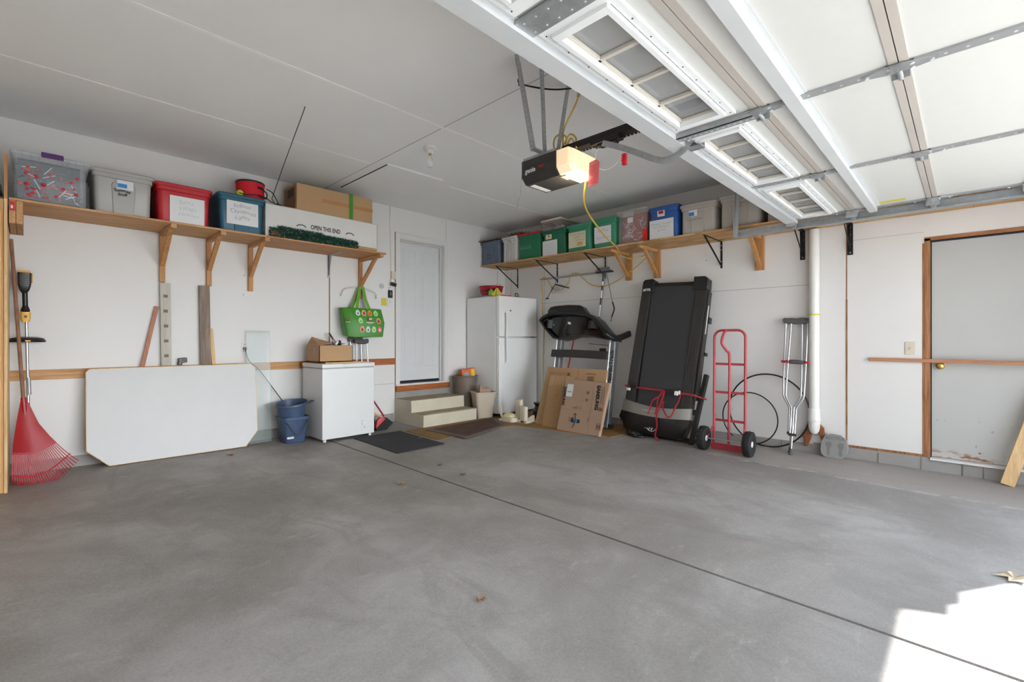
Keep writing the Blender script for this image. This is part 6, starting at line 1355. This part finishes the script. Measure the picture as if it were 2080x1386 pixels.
m = MB(); m.tube([fan(s / 20, .80) - V((0, .004, 0)) for s in range(21)], .0045, 6); m.build('tine_brace', M_redp, t)
t = thing('string_trimmer', (-5.77, -.12, .55), 'yellow and black string trimmer standing upside down behind the rake', 'garden tool')
m = MB(WA(-5.78, -.12, 0)); m.loft([[(a, v, b) for a, b in rr(w_, d_, .015)] for v, w_, d_ in ((1.53, .03, .05), (1.56, .06, .08), (1.60, .078, .09), (1.69, .08, .09), (1.70, .08, .09))]); m.build('battery_housing', M_black, t, smooth=True)
m = MB(WA(-5.78, -.12, 0)); m.box((-.036, 1.70, -.04), (.036, 1.718, .04)); m.box((.040, 1.62, -.03), (.047, 1.70, .03)); m.build('battery_cap', plain('tool_yellow', 'e3a92a', .4), t, bevel=.004)
m = MB(WA(-5.78, -.12, 0))
for i in range(5): m.box((-.03, 1.60 + i * .017, .043), (.03, 1.606 + i * .017, .048))
m.build('housing_ribs', M_dkgrey, t)
m = MB(WA(-5.775, -.12, 0)); m.tube([(-.003, 1.56, 0), (0, 1.40, 0)], .017, 12); m.lathe([(.018, 1.37), (.03, 1.385), (.026, 1.40), (.016, 1.43)], (0, 0, 0), 16, 'y'); m.build('grip', M_black, t, smooth=True)
m = MB(WA(-5.773, -.12, 0)); m.loft([[(a, v, b) for a, b in rr(w_, .05, .012)] for v, w_ in ((1.29, .042), (1.31, .055), (1.36, .062), (1.375, .056))]); m.m(1); m.box((-.008, 1.325, .024), (.008, 1.345, .032)); m.build('trigger_body', [plain('tool_yellow', 'e3a92a', .4), M_black], t, smooth=True)
m = MB(); m.tube([(-5.769, -.12, 1.30), (-5.748, -.12, .02)], .0105, 12); m.build('shaft', M_alu, t, smooth=True); m = MB(); m.tube([(-5.7565, -.12, .83), (-5.752, -.12, .68)], .013, 12); m.build('shaft_collar', M_galv, t, smooth=True)
m = MB(); m.lathe([(.02, .022), (.06, .022), (.098, .010), (.110, -.012), (.108, -.022), (.10, -.018), (.055, .0), (.02, -.004)], (-5.762, -.135, 1.145), 36); m.build('guard', M_black, t, smooth=True)
m = MB(); m.box((-5.775, -.245, 1.128), (-5.745, -.238, 1.14)); m.build('guard_label', plain('tool_yellow', 'e3a92a', .4), t)

# ================================================================ SMALL THINGS ON THE FLOOR
def leaf(x, y, s, rot, lab, mt=M_leaf):
    m = MB(); n_ = 14; P_ = []
    for i in range(n_):
        a = 2 * PI * i / n_; r = s * (1.0 if i % 2 == 0 else .55) * (1 + .2 * math.sin(i * 2.1)); P_.append((x + r * math.cos(a + rot) * 1.2, y + r * math.sin(a + rot), FZ(y) + .006 + .010 * math.sin(i * 1.7) ** 2))
    c = m.P((x, y, FZ(y) + .004)); vs = [m.P(p) for p in P_]
    for i in range(n_): m.F([c, vs[i], vs[(i + 1) % n_]])
    m.tube([(x, y, FZ(y) + .004), (x + s * 1.5 * math.cos(rot), y + s * 1.5 * math.sin(rot), FZ(y) + .003)], .0012, 5)
    tag(m.build('dry_leaf', mt), lab, 'leaf')
leaf(-4.361, -.53, .035, .6, 'dry brown leaf on the floor in front of the white table top')
leaf(-3.10, -2.257, .022, 2.0, 'small pale leaf scrap right of the floor joint near the dark mat', M_greyw)
leaf(-3.136, -2.632, .026, 1.1, 'reddish brown curled leaf just right of the floor joint', plain('red_leaf', '7d5045', .9))
leaf(-3.657, -2.478, .028, .2, 'tan leaf just left of the floor joint in the middle of the floor')
leaf(-4.318, -4.175, .024, 2.6, 'tan leaf alone on the bare floor in the foreground')
leaf(-2.30, -5.93, .07, .1, 'large dry leaf at the edge of the sunlit patch', plain('pale_leaf', 'b5a48e', .9))
leaf(-2.56, -1.18, .03, .9, 'brown leaf on the right edge of the dark grey mat')
leaf(-1.82, -.74, .03, 2.2, 'brown leaf at the foot of the lowest concrete step')
